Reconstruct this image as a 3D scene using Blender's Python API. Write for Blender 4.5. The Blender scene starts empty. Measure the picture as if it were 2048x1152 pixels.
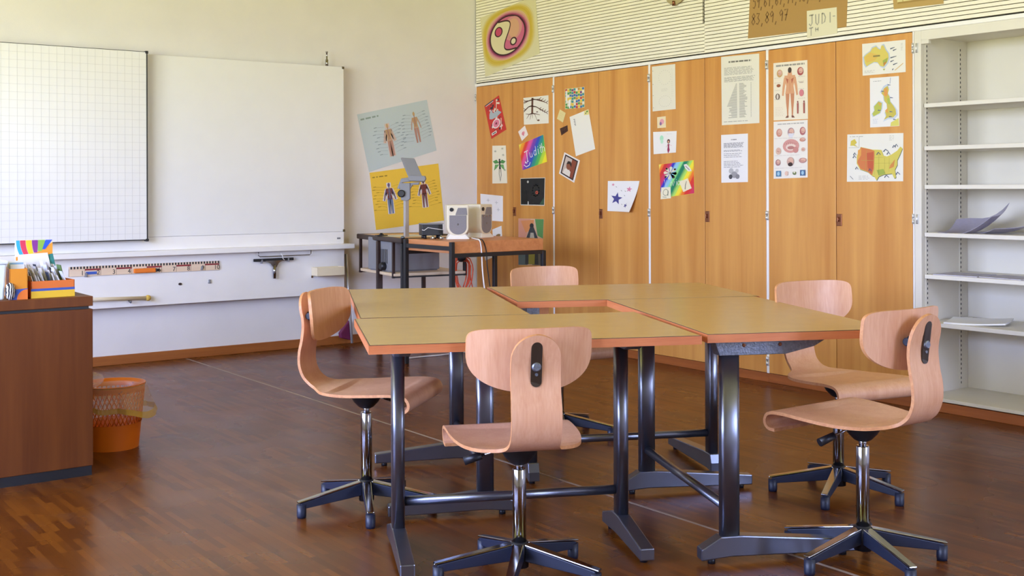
import bpy, bmesh, math, random
from mathutils import Vector, Matrix
D = bpy.data
SC = bpy.context.scene
COL = SC.collection
R = math.radians

# ------------------------------------------------------------------ camera
CX, CY, CZ = -5.3185, -7.7593, 1.1743
YAW, ROLL, FPX, PY = 0.6323, -0.0032, 2313.0, 373.43
cam = D.cameras.new('camera')
cam.sensor_fit = 'HORIZONTAL'
cam.sensor_width = 36.0
cam.lens = FPX / 2048 * 36.0
cam.shift_y = -(576 - PY) / 2048
cam.clip_start = 0.05
cam.clip_end = 200
cam_o = D.objects.new('camera', cam)
COL.objects.link(cam_o)
_f = Vector((math.sin(YAW), math.cos(YAW), 0))
_r = Vector((math.cos(YAW), -math.sin(YAW), 0))
_u = Vector((0, 0, 1))
_cr, _sr = math.cos(-ROLL), math.sin(-ROLL)
_r2, _u2 = _r * _cr - _u * _sr, _u * _cr + _r * _sr
cam_o.matrix_world = Matrix(((_r2.x, _u2.x, -_f.x, CX), (_r2.y, _u2.y, -_f.y, CY), (_r2.z, _u2.z, -_f.z, CZ), (0, 0, 0, 1)))
SC.camera = cam_o

# ------------------------------------------------------------------ view, world, daylight
SC.view_settings.view_transform = 'Standard'
SC.view_settings.look = 'None'
SC.view_settings.gamma = 1
SC.view_settings.use_curve_mapping = False
SC.view_settings.exposure = 2.2
SC.cycles.use_denoising = True
SC.cycles.max_bounces = 10
SC.cycles.diffuse_bounces = 6
SC.cycles.glossy_bounces = 4
SC.cycles.sample_clamp_indirect = 8.0
W = D.worlds.new('daylight')
SC.world = W
W.use_nodes = True
nt = W.node_tree
nt.nodes.clear()
wo = nt.nodes.new('ShaderNodeOutputWorld')
bg = nt.nodes.new('ShaderNodeBackground')
tc = nt.nodes.new('ShaderNodeTexCoord')
sx = nt.nodes.new('ShaderNodeSeparateXYZ')
mr = nt.nodes.new('ShaderNodeMapRange')
cr = nt.nodes.new('ShaderNodeValToRGB')
nt.links.new(tc.outputs['Generated'], sx.inputs[0])
nt.links.new(sx.outputs['Z'], mr.inputs['Value'])
mr.inputs['From Min'].default_value = -1
mr.inputs['From Max'].default_value = 1
nt.links.new(mr.outputs[0], cr.inputs[0])
nt.links.new(cr.outputs[0], bg.inputs['Color'])
nt.links.new(bg.outputs[0], wo.inputs['Surface'])
WORLD_RAMP = [(0.0, (.62, .62, .20)), (.46, (.86, .90, .46)), (.51, (.90, 1.0, 1.24)), (.62, (.75, .92, 1.56)), (1.0, (.38, .56, 1.85))]
WORLD_STRENGTH = 4.6
el = cr.color_ramp.elements
for k, (p, c) in enumerate(WORLD_RAMP):
    e = el[k] if k < 2 else el.new(p)
    e.position = p
    e.color = (*c, 1)
bg.inputs['Strength'].default_value = WORLD_STRENGTH
# room box and the window openings (x = WX is the window wall, left of the camera)
WX, BY, CEIL = -7.4, -10.2, 2.95
WIN = [(-1.75, -3.3), (-3.6, -5.4), (-5.7, -6.9)]
FILL_WIN = (-2.1, -0.8)          # unseen back-wall opening, added to fill the room with frontal light
WZ0, WZ1 = 0.85, 2.72
for k, (y0, y1) in enumerate(WIN):
    l = D.lights.new('daylight_portal', 'AREA')
    l.shape = 'RECTANGLE'
    l.size = abs(y1 - y0)
    l.size_y = WZ1 - WZ0
    l.cycles.is_portal = True
    o = D.objects.new('daylight_portal', l)
    COL.objects.link(o)
    o.location = (WX - 0.02, (y0 + y1) / 2, (WZ0 + WZ1) / 2)
    o.rotation_euler = (R(90), 0, R(-90))
l = D.lights.new('daylight_portal', 'AREA')  # portal of the added fill opening behind the camera
l.shape = 'RECTANGLE'
l.size = FILL_WIN[1] - FILL_WIN[0]
l.size_y = WZ1 - WZ0
l.cycles.is_portal = True
o = D.objects.new('daylight_portal', l)
COL.objects.link(o)
o.location = ((FILL_WIN[0] + FILL_WIN[1]) / 2, BY - 0.02, (WZ0 + WZ1) / 2)
o.rotation_euler = (R(90), 0, 0)

# ------------------------------------------------------------------ helpers
def ray(u, v):
    a, b = u - 1024, v - PY
    c, s = math.cos(ROLL), math.sin(ROLL)
    a, b = a * c + b * s, -a * s + b * c
    return _f + _r * (a / FPX) - _u * (b / FPX)
CAM = Vector((CX, CY, CZ))
def at_z(u, v, z): d = ray(u, v); return CAM + d * ((z - CZ) / d.z)
def at_x(u, v, x=0.0): d = ray(u, v); return CAM + d * ((x - CX) / d.x)
def at_y(u, v, y=0.0): d = ray(u, v); return CAM + d * ((y - CY) / d.y)
def at_d(u, v, d): return CAM + ray(u, v) * d

def lin(h):
    if isinstance(h, str):
        h = h.lstrip('#')
        t = [int(h[i:i + 2], 16) / 255 for i in (0, 2, 4)]
    else:
        t = h
    return tuple((x / 12.92 if x <= .04045 else ((x + .055) / 1.055) ** 2.4) for x in t)

def newmat(name):
    m = D.materials.new(name)
    m.use_nodes = True
    n = m.node_tree
    return m, n, n.nodes['Principled BSDF']

def mat(name, color, rough=.5, metal=0., noise=0., nscale=8., bump=0., bscale=60., spec=.5, coat=0.):
    """plain surface with a little procedural unevenness"""
    m, n, b = newmat(name)
    c = lin(color)
    b.inputs['Roughness'].default_value = rough
    b.inputs['Metallic'].default_value = metal
    b.inputs['Specular IOR Level'].default_value = spec
    if coat: b.inputs['Coat Weight'].default_value = coat
    t = n.nodes.new('ShaderNodeTexCoord')
    nz = n.nodes.new('ShaderNodeTexNoise')
    nz.inputs['Scale'].default_value = nscale
    nz.inputs['Detail'].default_value = 4
    n.links.new(t.outputs['Object'], nz.inputs['Vector'])
    rp = n.nodes.new('ShaderNodeValToRGB')
    k = noise
    rp.color_ramp.elements[0].position = .3
    rp.color_ramp.elements[1].position = .7
    rp.color_ramp.elements[0].color = (*[x * (1 - k) for x in c], 1)
    rp.color_ramp.elements[1].color = (*[min(1, x * (1 + k)) for x in c], 1)
    n.links.new(nz.outputs['Fac'], rp.inputs[0])
    n.links.new(rp.outputs[0], b.inputs['Base Color'])
    if bump:
        n2 = n.nodes.new('ShaderNodeTexNoise')
        n2.inputs['Scale'].default_value = bscale
        n.links.new(t.outputs['Object'], n2.inputs['Vector'])
        bp = n.nodes.new('ShaderNodeBump')
        bp.inputs['Strength'].default_value = bump
        bp.inputs['Distance'].default_value = .002
        n.links.new(n2.outputs['Fac'], bp.inputs['Height'])
        n.links.new(bp.outputs[0], b.inputs['Normal'])
    return m

def wood(name, c0, c1, scale=(22, 22, 1.1), rough=.4, detail=6, streak=.5, spec=.5):
    """veneer: noise stretched along the grain, two scales"""
    m, n, b = newmat(name)
    t = n.nodes.new('ShaderNodeTexCoord')
    mp = n.nodes.new('ShaderNodeMapping')
    mp.inputs['Scale'].default_value = scale
    n.links.new(t.outputs['Object'], mp.inputs[0])
    oi = n.nodes.new('ShaderNodeObjectInfo')
    ad = n.nodes.new('ShaderNodeVectorMath')
    ad.operation = 'ADD'
    ml = n.nodes.new('ShaderNodeMath')
    ml.operation = 'MULTIPLY'
    ml.inputs[1].default_value = 37.0
    n.links.new(oi.outputs['Random'], ml.inputs[0])
    n.links.new(mp.outputs[0], ad.inputs[0])
    n.links.new(ml.outputs[0], ad.inputs[1])
    a = n.nodes.new('ShaderNodeTexNoise')
    a.inputs['Scale'].default_value = 1
    a.inputs['Detail'].default_value = detail
    a.inputs['Distortion'].default_value = .6
    n.links.new(ad.outputs[0], a.inputs['Vector'])
    f = n.nodes.new('ShaderNodeTexNoise')
    f.inputs['Scale'].default_value = 7
    f.inputs['Detail'].default_value = 3
    n.links.new(ad.outputs[0], f.inputs['Vector'])
    mx = n.nodes.new('ShaderNodeMix')
    mx.inputs[0].default_value = streak * .5
    n.links.new(a.outputs['Fac'], mx.inputs[2])
    n.links.new(f.outputs['Fac'], mx.inputs[3])
    rp = n.nodes.new('ShaderNodeValToRGB')
    rp.color_ramp.elements[0].position = .32
    rp.color_ramp.elements[1].position = .68
    rp.color_ramp.elements[0].color = (*lin(c0), 1)
    rp.color_ramp.elements[1].color = (*lin(c1), 1)
    n.links.new(mx.outputs[0], rp.inputs[0])
    n.links.new(rp.outputs[0], b.inputs['Base Color'])
    b.inputs['Roughness'].default_value = rough
    b.inputs['Specular IOR Level'].default_value = spec
    return m

class MB:
    """collects simple shapes into ONE mesh"""
    def __init__(self):
        self.v = []; self.f = []; self.mi = []; self.sm = []
    def add(self, vs, fs, mi=0, smooth=False):
        o = len(self.v)
        self.v += [tuple(p) for p in vs]
        self.f += [tuple(o + i for i in q) for q in fs]
        self.mi += [mi] * len(fs); self.sm += [smooth] * len(fs)
        return self
    def box(self, a, b, mi=0):
        x0, x1 = sorted((a[0], b[0])); y0, y1 = sorted((a[1], b[1])); z0, z1 = sorted((a[2], b[2]))
        vs = [(x0, y0, z0), (x1, y0, z0), (x1, y1, z0), (x0, y1, z0), (x0, y0, z1), (x1, y0, z1), (x1, y1, z1), (x0, y1, z1)]
        return self.add(vs, [(0, 3, 2, 1), (4, 5, 6, 7), (0, 1, 5, 4), (1, 2, 6, 5), (2, 3, 7, 6), (3, 0, 4, 7)], mi)
    def hexa(self, vs, mi=0):
        return self.add(vs, [(0, 3, 2, 1), (4, 5, 6, 7), (0, 1, 5, 4), (1, 2, 6, 5), (2, 3, 7, 6), (3, 0, 4, 7)], mi)
    def prism(self, pts, ext, mi=0, smooth=False, side=None):
        """polygon pts (3D, planar) extruded by vector ext"""
        n = len(pts); e = Vector(ext)
        vs = [Vector(p) for p in pts] + [Vector(p) + e for p in pts]
        self.add(vs, [tuple(reversed(range(n))), tuple(range(n, 2 * n))], mi)
        o = len(self.v) - 2 * n
        for i in range(n):
            j = (i + 1) % n
            self.f.append((o + i, o + j, o + n + j, o + n + i)); self.mi.append(mi if side is None else side); self.sm.append(smooth)
        return self
    def lathe(self, prof, c=(0, 0, 0), seg=24, mi=0, M=None, smooth=True, cap=True):
        vs = []; fs = []
        for r, z in prof:
            for k in range(seg):
                a = 2 * math.pi * k / seg
                p = Vector((r * math.cos(a), r * math.sin(a), z))
                if M is not None: p = M @ p
                vs.append(p + Vector(c))
        n = len(prof)
        for i in range(n - 1):
            for k in range(seg):
                k2 = (k + 1) % seg
                fs.append((i * seg + k, i * seg + k2, (i + 1) * seg + k2, (i + 1) * seg + k))
        self.add(vs, fs, mi, smooth)
        if cap:
            o = len(self.v) - len(vs)
            self.f.append(tuple(o + k for k in reversed(range(seg)))); self.mi.append(mi); self.sm.append(False)
            self.f.append(tuple(o + (n - 1) * seg + k for k in range(seg))); self.mi.append(mi); self.sm.append(False)
        return self
    def rod(self, p, q, r, r2=None, seg=14, mi=0):
        p, q = Vector(p), Vector(q)
        d = q - p
        M = d.to_track_quat('Z', 'Y').to_matrix()
        return self.lathe([(r, 0), (r if r2 is None else r2, d.length)], p, seg, mi, M)
    def tube(self, pts, r, seg=8, mi=0, closed=False):
        pts = [Vector(p) for p in pts]
        n = len(pts); vs = []; fs = []
        up = None
        for i, p in enumerate(pts):
            t = (pts[(i + 1) % n] if (closed or i < n - 1) else p) - (pts[i - 1] if (closed or i > 0) else p)
            t.normalize()
            if up is None:
                up = Vector((0, 0, 1)) if abs(t.z) < .9 else Vector((1, 0, 0))
            s = t.cross(up).normalized(); up = s.cross(t).normalized()
            for k in range(seg):
                a = 2 * math.pi * k / seg
                vs.append(p + s * (r * math.cos(a)) + up * (r * math.sin(a)))
        for i in range(n if closed else n - 1):
            i2 = (i + 1) % n
            for k in range(seg):
                k2 = (k + 1) % seg
                fs.append((i * seg + k, i * seg + k2, i2 * seg + k2, i2 * seg + k))
        if not closed:
            fs.append(tuple(reversed(range(seg)))); fs.append(tuple((n - 1) * seg + k for k in range(seg)))
        return self.add(vs, fs, mi, True)
    def grid(self, rows, mi=0, smooth=True, flip=False):
        n, m = len(rows), len(rows[0]); vs = [p for r in rows for p in r]; fs = []
        for i in range(n - 1):
            for j in range(m - 1):
                q = (i * m + j, i * m + j + 1, (i + 1) * m + j + 1, (i + 1) * m + j)
                fs.append(tuple(reversed(q)) if flip else q)
        return self.add(vs, fs, mi, smooth)
    def xf(self, M):
        self.v = [tuple(M @ Vector(p)) for p in self.v]
        return self
    def build(self, name, mats, parent=None, bevel=0., loc=None, seg=2, auto=True):
        me = D.meshes.new(name)
        vs = self.v
        if loc is not None:
            vs = [(p[0] - loc[0], p[1] - loc[1], p[2] - loc[2]) for p in vs]
        me.from_pydata(vs, [], self.f)
        for m in (mats if isinstance(mats, (list, tuple)) else [mats]): me.materials.append(m)
        me.polygons.foreach_set('material_index', self.mi)
        me.polygons.foreach_set('use_smooth', self.sm)
        me.update()
        bm = bmesh.new(); bm.from_mesh(me)
        bmesh.ops.recalc_face_normals(bm, faces=bm.faces)
        bm.to_mesh(me); bm.free()
        o = D.objects.new(name, me)
        COL.objects.link(o)
        if loc is not None: o.location = loc
        if parent is not None: o.parent = parent
        if bevel:
            md = o.modifiers.new('bevel', 'BEVEL')
            md.width = bevel; md.segments = seg; md.limit_method = 'ANGLE'; md.angle_limit = R(40)
        return o

def thing(name, label, cat, loc=(0, 0, 0), rz=0., group=None):
    o = D.objects.new(name, None)
    o.empty_display_size = .05
    COL.objects.link(o)
    o.location = loc
    o.rotation_euler = (0, 0, rz)
    o['label'] = label; o['category'] = cat
    if group: o['group'] = group
    return o
def tag(o, label, cat, group=None):
    o['label'] = label; o['category'] = cat
    if group: o['group'] = group
    return o
def struct(o): o['kind'] = 'structure'; return o

# ------------------------------------------------------------------ materials
M = {}
M['wall'] = mat('wall_paint', '#e4e1e2', .85, noise=.03, nscale=3, bump=.25, bscale=140)
M['ceiling'] = mat('ceiling_paint', '#e0d593', .9, noise=.03)
M['slat'] = mat('cream_slat', '#efeada', .55, noise=.03, nscale=4)
M['gap'] = mat('dark_gap', '#2a2620', .9)
M['white'] = mat('white_lacquer', '#eeecec', .38, noise=.015)
M['shelfpaint'] = mat('shelf_paint', '#ddd8cc', .45, noise=.015)
M['board'] = mat('whiteboard_enamel', '#ebebec', .28, noise=.01)
M['edge_dark'] = mat('dark_edge', '#2c2b2c', .45)
M['door'] = wood('orange_veneer', '#c0803b', '#d99f54', (9, 9, .42), .36, streak=.3)
M['plinth'] = wood('plinth_wood', '#8a4a1c', '#a55d28', (1.2, 1.2, 30), .45)
M['basewood'] = wood('skirting_wood', '#8e4f1e', '#a8642c', (1.2, 30, 30), .45)
M['ply'] = wood('beech_ply', '#cf9673', '#dfae8c', (26, 26, 1.6), .36, streak=.9)
M['ply_seat'] = wood('beech_ply_seat', '#cf9876', '#dfae8e', (26, 1.6, 26), .34, streak=.9)
M['ply_edge'] = wood('ply_edge', '#b97a4e', '#d39a68', (60, 60, 60), .5)
M['laminate'] = mat('tan_laminate', '#bb9a5c', .26, noise=.03, nscale=14)
M['tedge'] = wood('table_edge', '#bd6a3e', '#d08152', (3, 3, 40), .42)
M['desk'] = wood('brown_veneer', '#5d3014', '#75421c', (9, 9, .5), .5, spec=.25)
M['steel'] = mat('table_steel', '#7a7d89', .30, metal=.92, noise=.05)
M['bracket'] = mat('hammered_steel', '#7c828e', .42, metal=.8, noise=.25, nscale=120, bump=.4, bscale=180)
M['nickel'] = mat('nickel', '#dadad8', .38, metal=.6)
M['chrome'] = mat('chrome', '#a3a3a6', .12, metal=1.)
M['black'] = mat('black_plastic', '#17181d', .42)
M['navy'] = mat('dark_blue_plastic', '#1d2336', .45)
M['brownmetal'] = mat('brown_tube', '#33211c', .4, metal=.2)
M['grey'] = mat('grey_plastic', '#85868c', .5, noise=.03)
M['dgrey'] = mat('grey_grille', '#85838a', .6, noise=.12, nscale=300)
M['beige'] = mat('beige_plastic', '#e3dcc8', .45, noise=.02)
M['shelfwood'] = wood('pale_shelf_wood', '#d8bf9f', '#e6d2b6', (2, 20, 20), .45)
M['cartwood'] = wood('trolley_leaf_wood', '#d8a878', '#e6bd92', (20, 2, 20), .4)
M['orange'] = mat('orange_plastic', '#e87a1c', .4, noise=.04)
M['cable'] = mat('orange_cable', '#e2552a', .5)
M['purple'] = mat('purple_plastic', '#6a1a48', .5)
M['brush'] = mat('yellow_bristle', '#c9a84e', .9, noise=.2, nscale=200)
M['stick'] = wood('pale_stick', '#d8c8a8', '#e8dcc4', (2, 30, 30), .5)
M['paper'] = mat('paper_white', '#efeeec', .8, noise=.015)
M['cream'] = mat('cream_plastic', '#e9dcc0', .5)
M['bluegrey'] = mat('pale_blue_plastic', '#e2ecf3', .35)
M['handle'] = mat('brown_steel_lock', '#8a5a40', .3, metal=.8)

# printed or painted paper: the colour of each patch is stored on the mesh
pm, pn, pb = newmat('printed_paper')
pa = pn.nodes.new('ShaderNodeVertexColor'); pa.layer_name = 'Col'
pz = pn.nodes.new('ShaderNodeTexNoise'); pz.inputs['Scale'].default_value = 90
pq = pn.nodes.new('ShaderNodeMix'); pq.data_type = 'RGBA'; pq.blend_type = 'MULTIPLY'
pq.inputs[0].default_value = .08
pn.links.new(pa.outputs['Color'], pq.inputs[6])
pn.links.new(pz.outputs['Color'], pq.inputs[7])
pn.links.new(pq.outputs[2], pb.inputs['Base Color'])
pb.inputs['Roughness'].default_value = .7
M['print'] = pm

# film of the bin liner / plastic sheet: partly clear
def film(name, color, clear):
    m, n, b = newmat(name)
    b.inputs['Base Color'].default_value = (*lin(color), 1)
    b.inputs['Roughness'].default_value = .35
    tr = n.nodes.new('ShaderNodeBsdfTransparent')
    mx = n.nodes.new('ShaderNodeMixShader')
    nz = n.nodes.new('ShaderNodeTexNoise'); nz.inputs['Scale'].default_value = 14
    mp = n.nodes.new('ShaderNodeMapRange')
    mp.inputs['To Min'].default_value = max(0, clear - .07); mp.inputs['To Max'].default_value = min(1, clear + .07)
    n.links.new(nz.outputs['Fac'], mp.inputs['Value'])
    n.links.new(mp.outputs[0], mx.inputs[0])
    n.links.new(b.outputs[0], mx.inputs[1]); n.links.new(tr.outputs[0], mx.inputs[2])
    n.links.new(mx.outputs[0], n.nodes['Material Output'].inputs['Surface'])
    return m
M['liner'] = film('clear_liner', '#e8d8dc', .72)
M['hem'] = film('yellow_hem', '#c9a93c', .28)
M['sheet'] = film('smoky_plastic_sheet', '#a9a4bb', .35)

# floor: reddish brown lino with fine mosaic strips, scuffs and a soft shine
fm, fn, fb = newmat('floor_lino')
t = fn.nodes.new('ShaderNodeTexCoord')
br = fn.nodes.new('ShaderNodeTexBrick')
br.inputs['Scale'].default_value = 1
br.inputs['Brick Width'].default_value = .26
br.inputs['Row Height'].default_value = .024
br.inputs['Mortar Size'].default_value = .0006
br.inputs['Mortar Smooth'].default_value = 1
br.inputs['Color1'].default_value = (*lin('#764211'), 1)
br.inputs['Color2'].default_value = (*lin('#562b0b'), 1)
br.inputs['Mortar'].default_value = (*lin('#45230a'), 1)
mp = fn.nodes.new('ShaderNodeMapping'); mp.inputs['Rotation'].default_value = (0, 0, R(90))
fn.links.new(t.outputs['Object'], mp.inputs[0]); fn.links.new(mp.outputs[0], br.inputs['Vector'])
n1 = fn.nodes.new('ShaderNodeTexNoise'); n1.inputs['Scale'].default_value = 1.1; n1.inputs['Detail'].default_value = 2
fn.links.new(t.outputs['Object'], n1.inputs['Vector'])
m1 = fn.nodes.new('ShaderNodeMix'); m1.data_type = 'RGBA'; m1.blend_type = 'MULTIPLY'; m1.inputs[0].default_value = .22
rp1 = fn.nodes.new('ShaderNodeValToRGB')
rp1.color_ramp.elements[0].position = .35; rp1.color_ramp.elements[0].color = (.55, .55, .55, 1)
rp1.color_ramp.elements[1].position = .65; rp1.color_ramp.elements[1].color = (1, 1, 1, 1)
fn.links.new(n1.outputs['Fac'], rp1.inputs[0])
fn.links.new(br.outputs['Color'], m1.inputs[6]); fn.links.new(rp1.outputs[0], m1.inputs[7])
# dark scuff marks
mp2 = fn.nodes.new('ShaderNodeMapping'); mp2.inputs['Rotation'].default_value = (0, 0, R(8)); mp2.inputs['Scale'].default_value = (6, 2.5, 1)
fn.links.new(t.outputs['Object'], mp2.inputs[0])
n2 = fn.nodes.new('ShaderNodeTexNoise'); n2.inputs['Scale'].default_value = 1.2; n2.inputs['Detail'].default_value = 3
fn.links.new(mp2.outputs[0], n2.inputs['Vector'])
rp2 = fn.nodes.new('ShaderNodeValToRGB')
rp2.color_ramp.elements[0].position = .55; rp2.color_ramp.elements[0].color = (0, 0, 0, 1)
rp2.color_ramp.elements[1].position = .85; rp2.color_ramp.elements[1].color = (.5, .5, .5, 1)
fn.links.new(n2.outputs['Fac'], rp2.inputs[0])
m2 = fn.nodes.new('ShaderNodeMix'); m2.data_type = 'RGBA'
fn.links.new(rp2.outputs[0], m2.inputs[0]); fn.links.new(m1.outputs[2], m2.inputs[6])
m2.inputs[7].default_value = (*lin('#4a3b33'), 1)
fn.links.new(m2.outputs[2], fb.inputs['Base Color'])
n3 = fn.nodes.new('ShaderNodeTexNoise'); n3.inputs['Scale'].default_value = 3; n3.inputs['Detail'].default_value = 2
fn.links.new(t.outputs['Object'], n3.inputs['Vector'])
rr = fn.nodes.new('ShaderNodeMapRange'); rr.inputs['To Min'].default_value = .20; rr.inputs['To Max'].default_value = .36
fn.links.new(n3.outputs['Fac'], rr.inputs['Value']); fn.links.new(rr.outputs[0], fb.inputs['Roughness'])
bp = fn.nodes.new('ShaderNodeBump'); bp.inputs['Strength'].default_value = .02; bp.inputs['Distance'].default_value = .002
n4 = fn.nodes.new('ShaderNodeTexNoise'); n4.inputs['Scale'].default_value = 45
fn.links.new(t.outputs['Object'], n4.inputs['Vector'])
fn.links.new(n4.outputs['Fac'], bp.inputs['Height']); fn.links.new(bp.outputs[0], fb.inputs['Normal'])
fb.inputs['Specular IOR Level'].default_value = .27
M['floor'] = fm

# ------------------------------------------------------------------ room shell
TH = .2
fl = MB().box((WX - TH, BY - TH, -.1), (.75, TH, 0))
struct(fl.build('floor', M['floor']))
struct(MB().box((WX - TH, BY - TH, CEIL), (.75, TH, CEIL + .15)).build('ceiling', M['ceiling']))
struct(MB().box((WX - TH, 0, 0), (.75, TH, CEIL)).build('wall_front', M['wall']))
w = MB()
w.box((WX - TH, BY - TH, 0), (.75, BY, WZ0)); w.box((WX - TH, BY - TH, WZ1), (.75, BY, CEIL))
w.box((WX - TH, BY - TH, WZ0), (FILL_WIN[0], BY, WZ1)); w.box((FILL_WIN[1], BY - TH, WZ0), (.75, BY, WZ1))
struct(w.build('wall_back', M['wall']))
w = MB()
w.box((WX - TH, BY, 0), (WX, 0, WZ0)); w.box((WX - TH, BY, WZ1), (WX, 0, CEIL))
ys = [0] + [y for p in WIN for y in p] + [BY]
for i in range(0, len(ys), 2): w.box((WX - TH, ys[i + 1], WZ0), (WX, ys[i], WZ1))
struct(w.build('wall_left', M['wall']))
for k, (y0, y1) in enumerate(WIN):
    f = MB()
    xa, xb = WX - .14, WX - .08
    f.box((xa, y0, WZ0), (xb, y0 - .06, WZ1)); f.box((xa, y1, WZ0), (xb, y1 + .06, WZ1))
    f.box((xa, y0, WZ0), (xb, y1, WZ0 + .06)); f.box((xa, y0, WZ1 - .06), (xb, y1, WZ1))
    ym = (y0 + y1) / 2
    f.box((xa, ym - .04, WZ0), (xb, ym + .04, WZ1))
    struct(f.build('window_%d' % (k + 1), M['white']))
f = MB()  # frame for the added fill opening in the back wall
ya, yb = BY - .14, BY - .08
f.box((FILL_WIN[0], ya, WZ0), (FILL_WIN[0] + .06, yb, WZ1)); f.box((FILL_WIN[1] - .06, ya, WZ0), (FILL_WIN[1], yb, WZ1))
f.box((FILL_WIN[0], ya, WZ0), (FILL_WIN[1], yb, WZ0 + .06)); f.box((FILL_WIN[0], ya, WZ1 - .06), (FILL_WIN[1], yb, WZ1))
f.box((sum(FILL_WIN) / 2 - .04, ya, WZ0), (sum(FILL_WIN) / 2 + .04, yb, WZ1))
struct(f.build('window_4', M['white']))
# right wall: the built-in cupboards fill its foot, cream slats run above them
Z0S = 2.018
pitch = .0222
JY = -2.564
w = MB()
w.box((.014, 0, Z0S - .02), (.75, BY, CEIL), 1)
w.box((.55, 0, 0), (.75, -5.42, Z0S - .02), 0)
w.box((0, -5.42, 0), (.75, BY, Z0S - .02), 0)
zz = Z0S
while zz < CEIL:
    w.box((0, JY - .006, zz), (.014, BY, min(CEIL, zz + pitch - .0040)), 2)
    w.box((.001, -.012, max(Z0S, zz - .009)), (.014, JY + (.012 if zz > 2.2 else -.0045), min(CEIL, zz - .009 + pitch - .0040)), 2)
    zz += pitch
struct(w.build('wall_right', [M['wall'], M['gap'], M['slat']]))
struct(MB().box((-.003, -.0, 1.987), (.016, -5.42, Z0S - .009)).build('trim_1', M['white'], bevel=.002))
# skirting board on the whiteboard wall
struct(MB().box((WX, -.016, 0), (-.002, 0, .063)).build('baseboard_front', M['basewood'], bevel=.003))
# pale weld line across the lino
struct(MB().box((-2.434, BY, 0), (-2.422, -.02, .0008)).build('trim_2', mat('lino_weld', '#9a8878', .45)))
# ------------------------------------------------------------------ built-in wall cupboards
BAY = [-0.004, -1.022, -2.056, -3.083, -4.091]
DZ0, DZ1 = .055, 1.984
cup_labels = ['wall cupboard in the room corner beside the speaker table, rainbow name card on its door',
              'wall cupboard second from the corner, portrait photo and starfish paper on its doors',
              'wall cupboard third from the corner, a long typed list on its door',
              'wall cupboard next to the open white shelves, maps and anatomy charts on its doors']
def hinge(bay, y, z, s):
    h = MB()
    h.lathe([(.0045, 0), (.0045, .024)], (-.006, y, z - .028), 10)
    h.lathe([(.0045, 0), (.0045, .024)], (-.006, y, z + .001), 10)
    h.box((-.003, y - .008, z - .026), (.006, y + .008, z + .024))
    return h.build('hinge', M['nickel'], bay)
for i in range(4):
    ya, yb = BAY[i], BAY[i + 1]
    t = thing('wall_cupboard', cup_labels[i], 'cupboard', (0, (ya + yb) / 2, 0), 0, 'built-in wooden wall cupboards')
    o = -(ya + yb) / 2
    fr = MB()
    L0, L1 = ya + o, yb + o
    fr.box((.003, L0, DZ0), (.5, L0 - .010, DZ1 + .003)); fr.box((.003, L1 + .010, DZ0), (.5, L1, DZ1 + .003))
    fr.box((.02, L0 - .01, DZ0), (.5, L1 + .01, DZ0 + .02)); fr.box((.02, L0 - .01, DZ1 - .02), (.5, L1 + .01, DZ1))
    fr.box((.48, L0 - .01, DZ0), (.5, L1 + .01, DZ1))
    fr.build('frame', M['white'], t)
    MB().box((.006, L0, 0), (.5, L1, DZ0 - .001)).build('plinth', M['plinth'], t, bevel=.002)
    for k in (0, 1):
        if k == 0: d0, d1 = L0 - .011, .0020
        else: d0, d1 = -.0020, L1 + .011
        d = MB().box((0, d0, DZ0 + .002), (.018, d1, DZ1)).build('door', M['door'], t, bevel=.0015)
        if k == 1:
            lk = MB()
            lk.box((-.005, -.040, .948), (0, -.005, 1.016))
            lk.lathe([(.006, 0), (.006, .008)], (-.004, -.02, .985), 12, M=Matrix.Rotation(R(-90), 3, 'Y'))
            lk.box((-.018, -.0235, .972), (-.004, -.0165, .998))
            lk.build('lock_handle', M['handle'], d, bevel=.0015)
        hy = (L0 - .004) if k == 0 else (L1 + .004)
        for z in (1.9, 1.0, .13):
            h = hinge(t, hy, z, k)
            h.parent = d

# ------------------------------------------------------------------ open white shelf unit
SY0, SY1 = -4.105, -5.40
SD = .42
t = thing('open_shelf_unit', 'open white built-in shelf unit right of the wooden cupboards', 'shelf', (0, (SY0 + SY1) / 2, 0))
o = -(SY0 + SY1) / 2
a, b = SY0 + o, SY1 + o
MB().box((-.002, a + .010, .05), (SD, a - .030, 1.987)).build('side_panel', M['shelfpaint'], t, bevel=.002)
MB().box((-.002, b + .02, .05), (SD, b, 1.987)).build('side_panel', M['shelfpaint'], t, bevel=.002)
MB().box((SD, a, .05), (SD + .02, b, 1.987)).build('back_panel', M['shelfpaint'], t)
MB().box((.01, a - .03, 1.955), (SD, b + .02, 1.987)).build('top_panel', M['shelfpaint'], t, bevel=.002)
MB().box((-.001, a - .03, 1.935), (.012, b + .02, 1.987)).box((-.001, a - .03, 1.915), (.02, a - .075, 1.94)).build('header_rail', M['shelfpaint'], t, bevel=.002)
MB().box((.004, a - .03, .055), (SD, b + .02, .073)).build('bottom_panel', M['shelfpaint'], t, bevel=.002)
MB().box((.006, a + .01, 0), (SD, b, .05)).build('plinth', M['plinth'], t, bevel=.002)
SHZ = [1.593, 1.369, 1.166, .916, .696, .448]
for z in SHZ:
    MB().box((.018, a - .034, z - .011), (SD - .005, b + .024, z + .011)).build('shelf', M['shelfpaint'], t, bevel=.002)
for x in (.045, SD - .07):
    r = MB()
    r.box((x - .012, a - .0335, .08), (x + .012, a - .0300, 1.93))
    z = .1
    while z < 1.92:
        r.box((x - .003, a - .0345, z), (x + .003, a - .0334, z + .012), 1)
        z += .025
    r.build('slotted_rail', [M['shelfpaint'], M['edge_dark']], t)
MB().lathe([(.006, 0), (.004, .028)], (.05, a - .93, 1.925), 10).build('catch', M['chrome'], t)
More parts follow.
